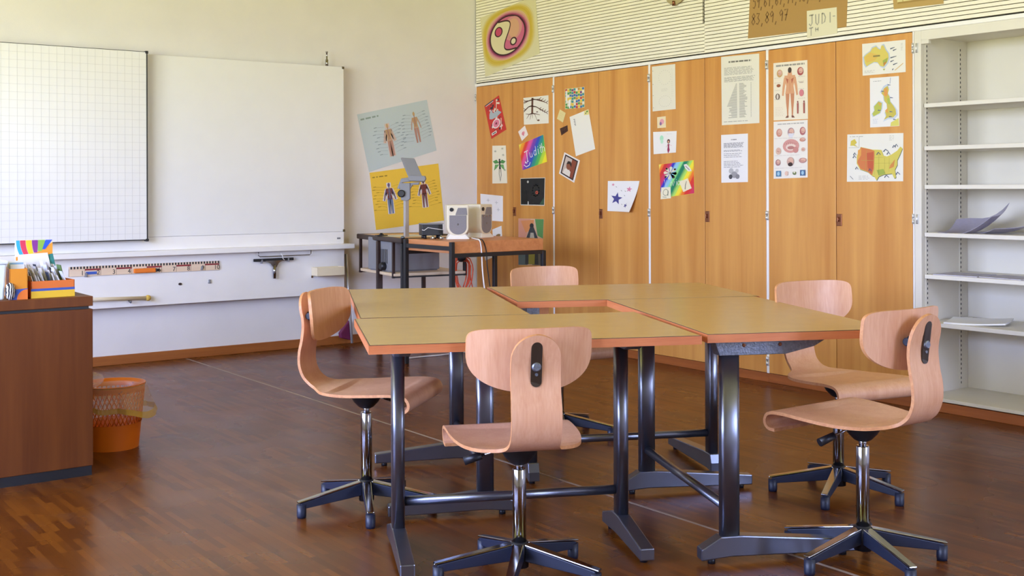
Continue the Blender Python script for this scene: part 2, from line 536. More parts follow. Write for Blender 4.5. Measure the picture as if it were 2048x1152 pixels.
for z in (1.9, 1.0):
    h = MB().lathe([(.0045, 0), (.0045, .05)], (-.007, a - .006, z - .028), 10).box((-.004, a - .016, z - .026), (.0, a + .002, z + .024))
    h.build('hinge', M['nickel'], t)

# papers lying on the shelves
def flat_paper(name, c, w, d, rz, label, cat, mt, th=.003, curl=0., n=8):
    rows = []
    for s in (1, 0):
        pass
    g = MB(); top = []; bot = []
    for i in range(n + 1):
        rt = []; rb = []
        for j in range(n + 1):
            x = (i / n - .5) * w; y = (j / n - .5) * d
            z = curl * (max(0, i / n - .35) ** 2 + 1.4 * max(0, .62 - j / n) ** 2 + .03 * math.sin(7 * j / n + 3 * i / n)) if curl else 0
            rt.append((x, y, z + th)); rb.append((x, y, z))
        top.append(rt); bot.append(rb)
    g.grid(top, smooth=bool(curl)); g.grid(bot, smooth=bool(curl), flip=True)
    for q0, q1 in ((top[0], bot[0]), (bot[-1], top[-1]), ([r[0] for r in bot], [r[0] for r in top]), ([r[-1] for r in top], [r[-1] for r in bot])):
        g.grid([q0, q1], smooth=False)
    ob = g.build(name, mt)
    ob.location = c; ob.rotation_euler = (0, 0, rz)
    return tag(ob, label, cat)
z4 = .916 + .0115
flat_paper('plastic_sheet', (.14, -4.345, z4), .22, .28, R(8), 'crumpled smoky plastic sheet on the fourth shelf down of the white unit', 'plastic sheet', M['sheet'], .002, .16)
flat_paper('plastic_folder', (.20, -4.46, z4), .20, .24, R(-30), 'flat smoky folder half under the crumpled sheet on the white shelf', 'folder', M['sheet'], .003, .05)
z5 = .696 + .0115
for k, (x, y, rz, lb) in enumerate([(.13, -4.30, 4, 'grey printed sheet at the left end of the fifth white shelf'),
                                    (.14, -4.56, -6, 'grey printed sheet in the middle of the fifth white shelf'),
                                    (.14, -4.83, 5, 'grey printed sheet towards the right end of the fifth white shelf')]):
    flat_paper('paper_sheet', (x, y, z5), .20, .24, R(rz), lb, 'paper', mat('grey_print_%d' % k, '#b9b6c4', .6, noise=.15, nscale=30), .004)
z6 = .448 + .0115
flat_paper('booklet', (.16, -4.36, z6), .21, .30, R(20), 'white booklet lying open on the lowest white shelf', 'booklet', M['paper'], .008, .02)
flat_paper('booklet', (.12, -4.93, z6), .21, .24, R(-12), 'dark-edged booklet cut by the right picture border on the lowest shelf', 'booklet', mat('booklet_cover', '#8c8fa8', .5, noise=.1), .008)
pen = MB().rod((.30, -4.24, z6 + .006), (.31, -4.33, z6 + .006), .005, seg=8)
tag(pen.build('pen', M['black']), 'dark pen lying behind the white booklet on the lowest shelf', 'pen')

# ------------------------------------------------------------------ whiteboard wall
S = .9174
bx1 = -1.247
t = thing('whiteboard', 'large plain white board with tray on the left wall', 'whiteboard', (0, 0, 0))
MB().box((-5.6, -.092, .846), (bx1, -.045, 2.068)).build('writing_panel', M['board'], t, bevel=.003)
MB().box((-5.6, -.088, .752), (bx1, -.03, .845)).build('lower_strip', M['white'], t, bevel=.003)
MB().box((-5.6, -.17, .722), (-1.200, -.02, .757)).build('tray', M['white'], t, bevel=.004)
sup = MB()
for x in (-1.6, -3.0, -4.4): sup.box((x - .03, -.045, .8), (x + .03, -.004, 2.0))
sup.box((-1.275, -.045, .9), (-1.255, -.004, 2.05))
sup.build('wall_bracket', M['edge_dark'], t)
for (x, z) in ((bx1 - .006, 2.061), (bx1 - .003, .853)):
    MB().box((x - .009, -.097, z - .009), (x + .009, -.04, z + .009)).build('corner_cap', mat('bronze_cap_%d' % int(z * 10), '#5a4d2f', .4), t, bevel=.003)
MB().box((-1.305, -.0895, .790), (-1.277, -.0878, .803)).build('maker_plate', M['grey'], t)
p = at_y(653, 132, -.06)
MB().lathe([(.011, 0), (.011, .055), (.006, .057), (.006, .105), (.009, .107), (.009, .115)], (p.x, -.065, 2.062), 14).build('top_bolt', M['chrome'], t)
# sliding squared board in front of it
t = thing('sliding_board', 'white board with squared grid hung in front of the plain whiteboard', 'whiteboard', (0, 0, 0))
gx1 = at_y(294, 300, -.165).x
gz0, gz1 = .833, 2.073
g = MB()
g.box((-5.7, -.158, gz0), (gx1, -.138, gz1))
gg = MB()
GX = []
x = gx1 - .0475
while x > -4.4:
    gg.box((x - .0007, -.1588, gz0 + .003), (x + .0007, -.1578, gz1 - .003)); x -= .0475
z = gz1 - .05
while z > gz0 + .01:
    gg.box((-5.7, -.1588, z - .0007), (gx1 - .003, -.1578, z + .0007)); z -= .05
pnl = g.build('writing_panel', M['board'], t, bevel=.002)
gg.build('grid_lines', mat('grid_print', '#cdcdd0', .4), pnl)
ed = MB()
ed.box((gx1, -.16, gz0 - .004), (gx1 + .007, -.12, gz1 + .004)); ed.box((-5.7, -.16, gz0 - .006), (gx1 + .007, -.125, gz0 - .001)); ed.box((-5.7, -.158, gz1), (gx1 + .007, -.13, gz1 + .003))
ed.build('edge_frame', M['edge_dark'], t)
for z in (gz1, gz0 - .003):
    MB().box((gx1 - .007, -.164, z - .010), (gx1 + .012, -.118, z + .008)).build('corner_cap', M['black'], t, bevel=.003)
# the things on the tray, far left
tag(MB().box((-4.05, -.16, .758), (-3.79, -.115, .80)).build('board_eraser', M['black'], bevel=.01), 'dark felt eraser on the board tray at the left picture edge', 'eraser')

# lower magnetic panel
LPY = -.092
t = thing('magnetic_board', 'white steel panel below the whiteboard tray with ruler and clips', 'board', (0, 0, 0))
MB().box((-5.6, LPY, .387), (bx1, LPY + .02, .722)).build('steel_sheet', M['white'], t, bevel=.002)
MB().box((bx1 - .012, LPY + .02, .39), (bx1, -.004, .72)).box((-3.2, LPY + .02, .45), (-3.15, -.004, .7)).build('wall_bracket', M['edge_dark'], t)
# ruler
yR = LPY - .004
r0, r1 = at_y(437.5, 532, yR), at_y(137, 546, yR)
rx1 = r1_x = r0.x; dm = .0802 * 1.0
rz1 = at_y(437, 521.5, yR).z; rz0 = at_y(437, 539.5, yR).z
rxL = rx1 - 10 * (rx1 - at_y(201, 550, yR).x) / 8
dm = (rx1 - rxL) / 10
t = thing('board_ruler', 'wooden metre ruler with black chequered edge clipped under the tray', 'ruler', (0, 0, 0))
MB().box((rxL, yR - .006, rz0), (rx1, yR, rz1)).build('ruler_body', wood('ruler_wood', '#e0c4a8', '#ecd6be', (2, 30, 40), .5), t)
scale = MB()
hh = rz1 - rz0
for k in range(100):
    if k % 2 == 1:
        scale.box((rxL + k * dm / 10, yR - .0068, rz1 - .0155), (rxL + (k + 1) * dm / 10, yR - .0058, rz1), 0)
for k in range(10):
    if k % 2 == 1:
        scale.box((rxL + k * dm, yR - .0066, rz1 - .027), (rxL + (k + 1) * dm, yR - .0058, rz1 - .0165), 1)
    scale.box((rxL + k * dm - .0008, yR - .0066, rz0), (rxL + k * dm + .0008, yR - .0058, rz1 - .016), 0)
scale.build('scale_marks', [M['black'], mat('ruler_red', '#8c1f2a', .5)], t)
def text_mesh(txt, size, loc, parent, name, mt, rot=(R(90), 0, 0), align='CENTER', ext=.0003):
    cu = D.curves.new(name, 'FONT'); cu.body = txt; cu.size = size; cu.align_x = align; cu.extrude = ext
    ob = D.objects.new(name, cu); COL.objects.link(ob)
    dg = bpy.context.evaluated_depsgraph_get(); dg.update()
    me = D.meshes.new_from_object(ob.evaluated_get(dg))
    D.objects.remove(ob)
    me.materials.clear(); me.materials.append(mt)
    o2 = D.objects.new(name, me); COL.objects.link(o2)
    o2.location = loc; o2.rotation_euler = rot
    if parent: o2.parent = parent
    return o2
for k in range(1, 11):
    text_mesh(str(k), .042, (rxL + k * dm - .016, yR - .0066, rz0 + .006), t, 'scale_number', M['black'])
def clip(u, v, name, label, group=None, mt='grey', w=.013, h=.026, d=.012, y=LPY):
    p = at_y(u, v, y - d); y += .0012
    c = MB().box((-w / 2, -d, -h / 2), (w / 2, 0, h / 2)).box((-w / 2 - .003, -d * .35, -h / 2 - .002), (w / 2 + .003, 0, -h / 2 + .008))
    o_ = c.build(name, M[mt] if isinstance(mt, str) else mt, bevel=.002)
    o_.location = (p.x, y, p.z)
    return tag(o_, label, 'clip' if 'clip' in name else name.split('_')[-1], group)
GC = 'clips on the magnet panel'
clip(173, 550, 'magnet_clip', 'grey clip holding the wooden ruler near its number one', GC, y=LPY - .010)
clip(405, 536, 'magnet_clip', 'grey clip holding the wooden ruler near its number nine', GC, y=LPY - .010)
clip(420, 563, 'magnet_clip', 'grey clip alone on the white panel below the ruler end', GC)
bm_ = mat('blue_magnet', '#2f56b8', .4)
p = at_y(183, 546, LPY - .016)
o_ = MB().box((-.035, -.005, -.009), (.035, 0, .009)).build('bar_magnet', bm_, bevel=.002); o_.location = (p.x, LPY - .0105, p.z)
tag(o_, 'small blue bar magnet on the wooden ruler', 'magnet')
p = at_y(294, 541, LPY - .03)
mk = thing('marker_pen', 'thick orange marker lying along the wooden ruler', 'marker', (p.x, LPY - .022, p.z), 0)
MB().box((-.085, -.011, -.015), (.06, .011, .015)).build('barrel', M['orange'], mk, bevel=.006)
MB().rod((.06, 0, 0), (.088, 0, 0), .012, .006).build('tip', M['black'], mk)
p = at_y(360, 568, LPY)
o_ = MB().lathe([(.012, 0), (.012, .006)], (0, 0, 0), 16, M=Matrix.Rotation(R(90), 3, 'X')).build('button_magnet', M['brownmetal']); o_.location = (p.x, LPY, p.z)
o_.scale = (1.0, 1, .7)
tag(o_, 'small dark round magnet in the middle of the white panel', 'magnet')
# pointer stick resting on a hook
p0, p1 = at_y(120, 601, LPY - .03), at_y(292, 596, LPY - .03)
tp = thing('board_brush', 'pale stick with yellow bristle end lying on a hook of the panel', 'brush', (0, 0, 0))
MB().rod(p0, p1, .0125, seg=12).build('stick', M['stick'], tp)
dd = (p1 - p0).normalized()
MB().lathe([(.014, 0), (.02, .008), (.019, .02), (.012, .03)], p1, 14, M=dd.to_track_quat('Z', 'Y').to_matrix()).build('bristle_head', M['brush'], tp)
p = at_y(259, 603, LPY - .02)
tag(MB().tube([(p.x, LPY, p.z + .012), (p.x, LPY - .02, p.z - .004), (p.x, LPY - .044, p.z - .006), (p.x, LPY - .05, p.z + .006)], .005, 8).build('wall_hook', M['bracket']), 'small metal hook under the pale stick on the panel', 'hook')
p = at_y(205, 603.5, LPY - .02)
# squeegee, two clips, wire rail
sq = thing('squeegee', 'T-shaped window squeegee with black blade hung below the tray', 'squeegee', (0, 0, 0))
yq = LPY - .022
a_, b_ = at_y(507, 521, yq), at_y(587, 517.5, yq)
MB().box((a_.x, yq - .006, (a_.z + b_.z) / 2 - .010), (b_.x, yq + .006, (a_.z + b_.z) / 2 + .010)).build('blade', M['black'], sq, bevel=.003)
cxm = (at_y(549, 540, yq)).x; zt = (a_.z + b_.z) / 2 - .006; zb = at_y(549, 557, yq).z
hd = MB()
hd.rod((cxm, yq, zb), (cxm, yq, zt - .03), .011, .014, 12)
hd.prism([(cxm - .075, yq - .009, zt), (cxm + .065, yq - .009, zt), (cxm + .03, yq - .009, zt - .018), (cxm + .012, yq - .009, zt - .05), (cxm - .012, yq - .009, zt - .05), (cxm - .035, yq - .009, zt - .02)], (0, .018, 0))
hd.build('grip', M['chrome'], sq)
clip(524.5, 523, 'magnet_clip', 'grey clip on the left half of the squeegee blade', GC, y=LPY - .018)
clip(577.5, 519.5, 'magnet_clip', 'grey clip on the right half of the squeegee blade', GC, y=LPY - .018)
q0, q1 = at_y(517, 507, -.13), at_y(622, 503, -.13)
zq = at_y(570, 511.5, -.13).z
rail = MB().tube([(q0.x, -.13, .724), (q0.x, -.13, zq + .008), (q0.x + .012, -.13, zq), (q1.x - .012, -.13, zq), (q1.x, -.13, zq + .008), (q1.x, -.13, .724)], .0035, 8)
tag(rail.build('wire_rail', M['chrome']), 'thin wire rail hanging under the board tray above the squeegee', 'rail')
hk = MB().tube([at_y(562, 506, -.128), at_y(565, 512, -.14), at_y(566, 517, -.14), at_y(569, 520, -.135)], .003, 8)
tag(hk.build('wire_hook', M['white']), 'small white S-hook on the wire rail above the squeegee', 'hook')
# cream sponge box
p0, p1 = at_y(635, 553, -.19), at_y(689.5, 551.5, -.19)
zt = at_y(660, 534.5, -.19).z
bx = thing('sponge_box', 'cream plastic sponge box fixed at the right end of the white panel', 'box', ((p0.x + p1.x) / 2, LPY, p0.z))
hw = (p1.x - p0.x) / 2
bb = MB()
h_ = zt - p0.z
bb.box((-hw, -.1, 0), (hw, 0, .006)); bb.box((-hw, -.1, 0), (hw, -.094, h_)); bb.box((-hw, -.006, 0), (hw, 0, h_)); bb.box((-hw, -.1, 0), (-hw + .006, 0, h_)); bb.box((hw - .006, -.1, 0), (hw, 0, h_))
bb.build('tray_body', M['cream'], bx, bevel=.003)
MB().box((-hw - .004, -.006, -.016), (-hw + .012, -.002, .0)).build('screw_tab', M['chrome'], bx, bevel=.002)

# broom and dustpan leaning at the panel's end
br_ = thing('leaning_broom', 'silver-handled purple dustpan leaning on the wall behind the left chair', 'dustpan', (0, 0, 0))
fb0 = at_y(704, 686, -.10); fb0.z = .0
ft0 = at_y(692, 508, -.05)
MB().rod(fb0 + Vector((0, 0, .012)), ft0, .010, seg=12).build('handle', M['nickel'], br_)
pa_, pb_, pc_ = at_y(681, 676, -.07), at_y(700, 680, -.07), at_y(698, 640, -.06)
dp = MB().prism([(pa_.x, -.085, pa_.z), (pa_.x - .004, -.085, pa_.z + .035), (pc_.x, -.065, pc_.z), (pb_.x, -.085, pb_.z)], (0, .045, 0))
dp.build('pan', M['purple'], br_, bevel=.006)
# ------------------------------------------------------------------ tables
TT = Vector((.9063, -.4226, 0)); NN = Vector((.4226, .9063, 0))
def tn(t_, n_): return TT * t_ + NN * n_
def school_table(label, org, ax, L, Wd, cols, yc, f0, f1, br):
    """local x = long side, local y = from the column side to the sitter's side"""
    TOP = .725; TK = .027
    t = thing('school_table', label, 'table', (org.x, org.y, 0), math.atan2(ax.y, ax.x), 'two-tone school tables of the centre square')
    tp = MB().box((.0, 0, TOP - TK), (L, Wd, TOP - .002), 0).box((.0045, .0045, TOP - .002), (L - .0045, Wd - .0045, TOP), 1)
    tp.box((.0025, .0025, TOP - .002), (L - .0025, Wd - .0025, TOP - .0008), 2)
    tp.build('tabletop', [M['tedge'], M['laminate'], M['edge_dark']], t)
    for x in cols:
        c = MB()
        n = 24; pts = []
        hx, hy = .021, .031
        for k in range(n):
            a = 2 * math.pi * k / n
            sx_, sy_ = math.cos(a), math.sin(a)
            pts.append((x + hx * math.copysign(abs(sx_) ** .55, sx_), yc + hy * math.copysign(abs(sy_) ** .55, sy_), .07))
        c.prism(pts, (0, 0, TOP - TK - .05 - .07), smooth=True)
        c.build('column', M['steel'], t)
        f = MB()
        hw = .023
        prof = [(f0, .014), (f0, .050), (yc - .035, .086), (yc + .035, .086), (f1, .052), (f1, .014), (yc, .022)]
        f.prism([(x - hw, y, z) for y, z in prof], (2 * hw, 0, 0))
        fo = f.build('foot', M['steel'], t, bevel=.004)
        for y in (f0 + .04, f1 - .04):
            MB().lathe([(.012, 0), (.012, .018)], (x, y, 0), 12).build('glide', M['black'], fo)
        b0, b1 = br
        z1, z0 = TOP - TK, TOP - TK - .05
        b = MB()
        b.prism([(x - .026, b0, z1), (x - .026, yc - .04, z0), (x - .026, yc + (b1 - yc) * .55, z0), (x - .026, b1 - .05, z0 + .022), (x - .026, b1, z1)], (.052, 0, 0))
        for y in (yc + .04, yc + .16):
            b.lathe([(.007, 0), (.005, .003)], (x + (.026 if x > L / 2 else -.029), y, (z0 + z1) / 2 + .006), 10, 1, M=Matrix.Rotation(R(90), 3, 'Y'))
        b.build('top_bracket', [M['bracket'], M['handle']], t, bevel=.006)
    MB().rod((cols[0] + .02, yc, .165), (cols[1] - .02, yc, .165), .0155, seg=18).build('crossbar', M['steel'], t)
    return t
school_table('school table nearest the camera, a chair with its back to the camera pushed under it',
             tn(-.304, -5.297), -TT, .998, .680, (.132, .876), .268, .113, .553, (.09, .50))
school_table('school table at the left of the square, beside the chair whose seat is turned right',
             tn(-.682, -5.2935), (NN + TT * .020).normalized(), 1.134, .600, (.095, .895), .152, .05, .50, (.05, .43))
school_table('school table at the right front with a hammered steel bracket showing under its end',
             tn(-.278, -4.847), -NN, 1.108, .625, (.185, 1.02), .103, .004, .525, (.045, .43))
school_table('school table at the back of the square, nearest the wooden cupboards',
             tn(-.640, -4.842), TT, 1.010, .682, (.065, .82), .050, .002, .53, (.01, .43))

# ------------------------------------------------------------------ swivel chairs
K = .917
def catmull(P, n):
    out = []
    P = [Vector(p) for p in P]
    Q = [P[0] * 2 - P[1]] + P + [P[-1] * 2 - P[-2]]
    for i in range(1, len(Q) - 2):
        for k in range(n):
            s = k / n
            p0, p1, p2, p3 = Q[i - 1], Q[i], Q[i + 1], Q[i + 2]
            out.append(.5 * ((2 * p1) + (p2 - p0) * s + (2 * p0 - 5 * p1 + 4 * p2 - p3) * s * s + (3 * p1 - p0 - 3 * p2 + p3) * s ** 3))
    out.append(P[-1])
    return out
# side profile of the one-piece shell (y, z) with its half width
SHELL = [(.205, .397, .214), (.232, .400, .215), (.247, .417, .216), (.243, .440, .217), (.222, .455, .218), (.17, .459, .219), (.09, .455, .218), (.02, .451, .212),
         (-.04, .448, .200), (-.09, .448, .183), (-.130, .449, .158), (-.158, .452, .125), (-.180, .457, .098), (-.208, .470, .084), (-.236, .497, .080), (-.252, .540, .080),
         (-.252, .590, .080), (-.242, .640, .079), (-.236, .690, .079), (-.238, .725, .079), (-.243, .748, .079)]
def shell_mesh():
    pts = catmull([(y, z, w) for y, z, w in SHELL], 4)
    # rounded top of the spine
    y0, z0, w0 = pts[-1]; y1, z1, w1 = pts[-2]
    d = Vector((y0 - y1, z0 - z1)).normalized()
    for k in range(1, 9):
        a = k / 8 * math.pi / 2
        pts.append(Vector((y0 + d.x * w0 * math.sin(a), z0 + d.y * w0 * math.sin(a), max(.004, w0 * math.cos(a)))))
    m = 12; th = .011
    A = []; B_ = []
    n = len(pts)
    for i, p in enumerate(pts):
        q0, q1 = pts[max(0, i - 1)], pts[min(n - 1, i + 1)]
        tx, tz = q1.x - q0.x, q1.y - q0.y
        l = math.hypot(tx, tz) or 1
        nx, nz = -tz / l, tx / l        # towards the sitter / underside
        ra = []; rb = []
        for j in range(m + 1):
            s = 2 * j / m - 1
            x = s * p.z
            dish = -.010 * (1 - s * s) if -.1 < p.x < .18 and p.y > .44 else 0
            ra.append((x * K, (p.x + nx * th / 2) * K, (p.y + nz * th / 2 + dish) * K))
            rb.append((x * K, (p.x - nx * th / 2) * K, (p.y - nz * th / 2 + dish) * K))
        A.append(ra); B_.append(rb)
    g = MB()
    g.grid(A, 0); g.grid(B_, 0, flip=True)
    for r0, r1 in ((A[0], B_[0]), (B_[-1], A[-1])): g.grid([r0, r1], 1, smooth=False)
    g.grid([[r[0] for r in A], [r[0] for r in B_]], 1, smooth=False); g.grid([[r[-1] for r in B_], [r[-1] for r in A]], 1, smooth=False)
    return g
def pad_mesh():
    out = []
    n = 72
    zc = .762; ht = .076; hb = .125; hw = .203
    for k in range(n):
        a = 2 * math.pi * k / n
        c, s = math.cos(a), math.sin(a)
        e = .32 if s >= 0 else .80
        ec = .32 if s >= 0 else .92
        out.append((hw * math.copysign(abs(c) ** ec, c), zc + (ht if s >= 0 else hb) * math.copysign(abs(s) ** e, s)))
    th = .012
    def pos(x, z, f):
        y = -.198 + x * x / (2 * .40) - (z - .74) * .10 + f
        return (x * K, y * K, z * K)
    g = MB()
    rings = 7
    for f, fl in ((th / 2, False), (-th / 2, True)):
        rows = []
        for r_ in range(rings + 1):
            s = r_ / rings
            rows.append([pos(x * s, zc - .02 + (z - zc + .02) * s, f) for x, z in out + out[:1]])
        g.grid(rows, 0, flip=fl)
    g.grid([[pos(x, z, th / 2) for x, z in out + out[:1]], [pos(x, z, -th / 2) for x, z in out + out[:1]]], 1, smooth=True)
    return g
def stadium(hw, h0, h1, n=10):
    return [(hw * math.cos(math.pi * k / n), h1 - hw + hw * math.sin(math.pi * k / n)) for k in range(n + 1)] + \
           [(-hw * math.cos(math.pi * k / n), h0 + hw - hw * math.sin(math.pi * k / n)) for k in range(n + 1)]
def make_chair():
    t = thing('swivel_chair', '', 'chair')
    shell_mesh().build('seat_shell', [M['ply'], M['ply_edge']], t)
    pad_mesh().build('backrest', [M['ply'], M['ply_edge']], t)
    # slotted plate on the rear of the spine
    def sp(x, z, off):
        prof = [(y, zz) for y, zz, w in SHELL[14:]]
        y = prof[0][0]
        for (ya, za), (yb, zb) in zip(prof, prof[1:]):
            if za <= z <= zb: y = ya + (yb - ya) * (z - za) / (zb - za)
        if z > prof[-1][1]: y = prof[-1][0] - (z - prof[-1][1]) * .2
        return (x * K, (y - .0055 - off) * K, z * K)
    g = MB()
    o_ = stadium(.0175, .662, .802)
    g.add([sp(x, z, .0025) for x, z in o_] + [sp(x, z, -.002) for x, z in o_], [tuple(range(len(o_)))] + [(i, (i + 1) % len(o_), len(o_) + (i + 1) % len(o_), len(o_) + i) for i in range(len(o_))])
    pl = g.build('slot_plate', mat('slot_plate', '#3a2b20', .35) if 'slot' not in M else M['slot'], t)
    i_ = stadium(.006, .675, .79)
    MB().add([sp(x, z, .003) for x, z in i_], [tuple(range(len(i_)))]).build('slot', M['black'], pl)
    bo = MB()
    c = Vector(sp(0, .725, .002))
    Rx = Matrix.Rotation(R(90), 3, 'X')
    bo.lathe([(.016 * K, 0), (.016 * K, .006 * K), (.011 * K, .012 * K)], c, 12, M=Rx)
    bo.lathe([(.005 * K, 0), (.005 * K, .006 * K)], c + Vector((0, -.0, .024 * K)), 8, M=Rx).lathe([(.005 * K, 0), (.005 * K, .006 * K)], c - Vector((0, 0, .024 * K)), 8, M=Rx)
    bo.build('clamp_bolt', M['bracket'], pl)
    # bracket between spine and backrest
    k_ = MB().box((-.035 * K, -.238 * K, .715 * K), (.035 * K, -.20 * K, .75 * K)).rod((-.065 * K, -.218 * K, .735 * K), (.065 * K, -.218 * K, .735 * K), .014 * K, seg=12)
    k_.build('backrest_bracket', M['navy'], t, bevel=.003)
    cu = MB().lathe([(.018 * K, .368 * K), (.030 * K, .374 * K), (.050 * K, .395 * K), (.064 * K, .420 * K), (.066 * K, .442 * K)], seg=22)
    cu.build('seat_mount', M['black'], t)
    MB().lathe([(.013 * K, .34 * K), (.013 * K, .385 * K)], seg=16).lathe([(.0225 * K, .07 * K), (.0225 * K, .352 * K), (.020 * K, .356 * K)], seg=24).build('column', M['chrome'], t)
    lv = MB().rod((-.03 * K, 0, .425 * K), (-.135 * K, .03 * K, .392 * K), .004 * K, seg=8)
    lo = lv.build('lever', M['chrome'], t)
    MB().rod((-.12 * K, .026 * K, .397 * K), (-.175 * K, .042 * K, .378 * K), .0125 * K, .0145 * K, 12).build('lever_knob', M['black'], lo)
    hb = MB().lathe([(.030 * K, .035 * K), (.030 * K, .095 * K), (.027 * K, .118 * K)], seg=20)
    hb.build('hub', [M['black']], t)
    for k in range(5):
        a = MB()
        r0, r1 = .026 * K, .272 * K
        def sec(r_, w_, z0, z1): return [(r_, -w_, z0), (r_, w_, z0), (r_, w_, z1), (r_, -w_, z1)]
        s0 = sec(r0, .0165 * K, .058 * K, .108 * K); s1 = sec(r1, .0125 * K, .034 * K, .058 * K)
        a.add(s0 + s1, [(0, 1, 2, 3), (4, 7, 6, 5), (0, 4, 5, 1), (1, 5, 6, 2), (2, 6, 7, 3), (3, 7, 4, 0)], 0)
        u0 = sec(r0, .0172 * K, .1081 * K, .1135 * K); u1 = sec(r1 + .012 * K, .0132 * K, .0581 * K, .064 * K)
        a.add(u0 + u1, [(0, 1, 2, 3), (4, 7, 6, 5), (0, 4, 5, 1), (1, 5, 6, 2), (2, 6, 7, 3), (3, 7, 4, 0)], 1)
        ao = a.build('base_arm', [M['navy'], M['chrome']], t, bevel=.0025)
        ao.rotation_euler = (0, 0, k * 2 * math.pi / 5)
        MB().lathe([(.017 * K, 0), (.0185 * K, .01 * K), (.0185 * K, .052 * K)], (r1 - .004 * K, 0, 0), 16).build('foot_cap', M['navy'], ao)
    return t
def copy_thing(o_):
    c = o_.copy(); COL.objects.link(c)
    for ch in list(o_.children):
        d = ch.copy(); COL.objects.link(d); d.parent = c
        for g_ in list(ch.children):
            e_ = g_.copy(); COL.objects.link(e_); e_.parent = d
    return c
M['slot'] = mat('slot_plate', '#33261c', .35)
CH = [((-3.246, -4.963), 65.9, 10, .002, 'beech swivel chair seen from behind, pushed to the nearest table edge'),
      ((-3.252, -4.033), -49.5, 28, .028, 'beech swivel chair at the left of the tables, seat turned right'),
      ((-2.285, -5.478), 90, 34, .033, 'beech swivel chair at the right front, its slotted spine turned to the camera'),
      ((-1.706, -4.932), -101, -9, .028, 'beech swivel chair at the right, behind the one whose slotted spine shows'),
      ((-1.908, -3.480), -98, 20, .016, 'beech swivel chair at the far side of the tables, below the pinned drawings')]
ch0 = make_chair()
for i, ((px, py), face, ph, dz, lb) in enumerate(CH):
    c = ch0 if i == 0 else copy_thing(ch0)
    c.location = (px, py, 0)
    c.rotation_euler = (0, 0, R(face - 90))
    c['label'] = lb
    c['group'] = 'beech swivel chairs around the table square'
    k = 0
    for x in c.children:
        if x.name.startswith('base_arm'):
            x.rotation_euler = (0, 0, R(ph + 72 * k - face + 90)); k += 1
        elif x.name.startswith(('seat', 'back', 'slot', 'lever')):
            x.location.z += dz
        elif x.name.startswith('column'):
            x.scale.z = (.36 * K + dz) / (.36 * K)
# ------------------------------------------------------------------ brown cabinet at the left edge, and what stands on it
DKX, DKY = -3.905, -2.925
t = thing('brown_cabinet', 'low brown veneer cabinet cut by the left picture edge', 'cabinet', (-4.45, DKY + .35, 0))
def rel(o_, *p): return (p[0] - o_.location.x, p[1] - o_.location.y, p[2] - o_.location.z)
DH = .732
MB().box(rel(t, -5.0, DKY, .692), rel(t, DKX, DKY + .55, DH)).build('top', M['desk'], t, bevel=.002)
MB().box(rel(t, -5.0, DKY + .012, .68), rel(t, DKX - .014, DKY + .54, .692)).build('shadow_gap', M['black'], t)
MB().box(rel(t, -5.0, DKY, .04), rel(t, DKX - .001, DKY + .54, .68)).build('front_panel', M['desk'], t, bevel=.002)
MB().box(rel(t, -5.0, DKY + .004, 0), rel(t, DKX - .006, DKY + .53, .04)).build('plinth', M['black'], t)

# card box
def open_box(o_, w, d, h, th, mi=0, g=None):
    g = g or MB()
    g.box((-w / 2, 0, 0), (w / 2, d, th), mi); g.box((-w / 2, 0, 0), (w / 2, th, h), mi); g.box((-w / 2, d - th, 0), (w / 2, d, h), mi)
    g.box((-w / 2, 0, 0), (-w / 2 + th, d, h), mi); g.box((w / 2 - th, 0, 0), (w / 2, d, h), mi)
    return g
bo_, by_, bb_ = mat('box_orange', '#e2762b', .5), mat('box_yellow', '#ecc22e', .5), mat('box_blue', '#3556b4', .5)
p = at_y(107, 594, DKY + .045)
rzB = R(3)
cb = thing('card_box', 'orange card box with blue and yellow stripes holding white index cards', 'box', (p.x, DKY + .05, DH), rzB)
wB = .172; dB = .20; hB = .068
g = open_box(None, wB, dB, hB, .003)
g.box((-wB / 2 - .0004, -.0006, 0), (wB / 2 + .0004, .003, .028), 1); g.box((-wB / 2 - .0004, -.0008, .028), (wB / 2 + .0004, .003, .038), 2)
g.build('box_body', [bo_, by_, bb_], cb)
CARDS = ['#e6e6ef', '#d9dbe8', '#f0eff2', '#cfd3e2', '#e9e4ea']
random.seed(4)
k = 0
for j in range(4):
    for i in range(9):
        if j == 0: pass
        x0 = -.078 + i * .0172; y0 = .012 + j * .045
        hgt = .095 + j * .012 + random.uniform(-.012, .012)
        lean = .035 + random.uniform(-.012, .012)
        dk = (i + j * 3) % 9 == 4
        c = MB().hexa([(0, 0, .004), (.0022, 0, .004), (.0022, .036, .004), (0, .036, .004), (-lean, 0, hgt), (-lean + .0022, 0, hgt), (-lean + .0022, .036, hgt), (-lean, .036, hgt)])
        co = c.build('index_card', mat('dark_card', '#39405a', .7) if dk else mat('card_%d' % k, CARDS[k % 5], .8))
        co.parent = None
        M4 = Matrix.Translation(cb.location) @ Matrix.Rotation(rzB, 4, 'Z') @ Matrix.Translation((x0 + .04 * .5, y0, 0))
        co.matrix_world = M4
        tag(co, 'white index card standing in the orange card box', 'card', 'index cards in the orange box')
        if dk: co['label'] = 'dark divider card among the white cards of the orange box'; co['group'] = 'divider cards in the orange box'
        k += 1
def stand(u, dy): q_ = at_y(u, 545, DKY + dy); return (q_.x, DKY + dy, DH + .0005)
dc = MB().hexa([(0, 0, 0), (.155, 0, 0), (.155, .002, 0), (0, .002, 0), (0, 0, .165), (.118, 0, .170), (.118, .002, .170), (0, .002, .165)]).build('index_sheet', mat('big_card', '#eeedf3', .8))
dc.location = stand(36, .262)
tag(dc, 'tall white sheet standing in front of the striped header card', 'card')
hc = MB()
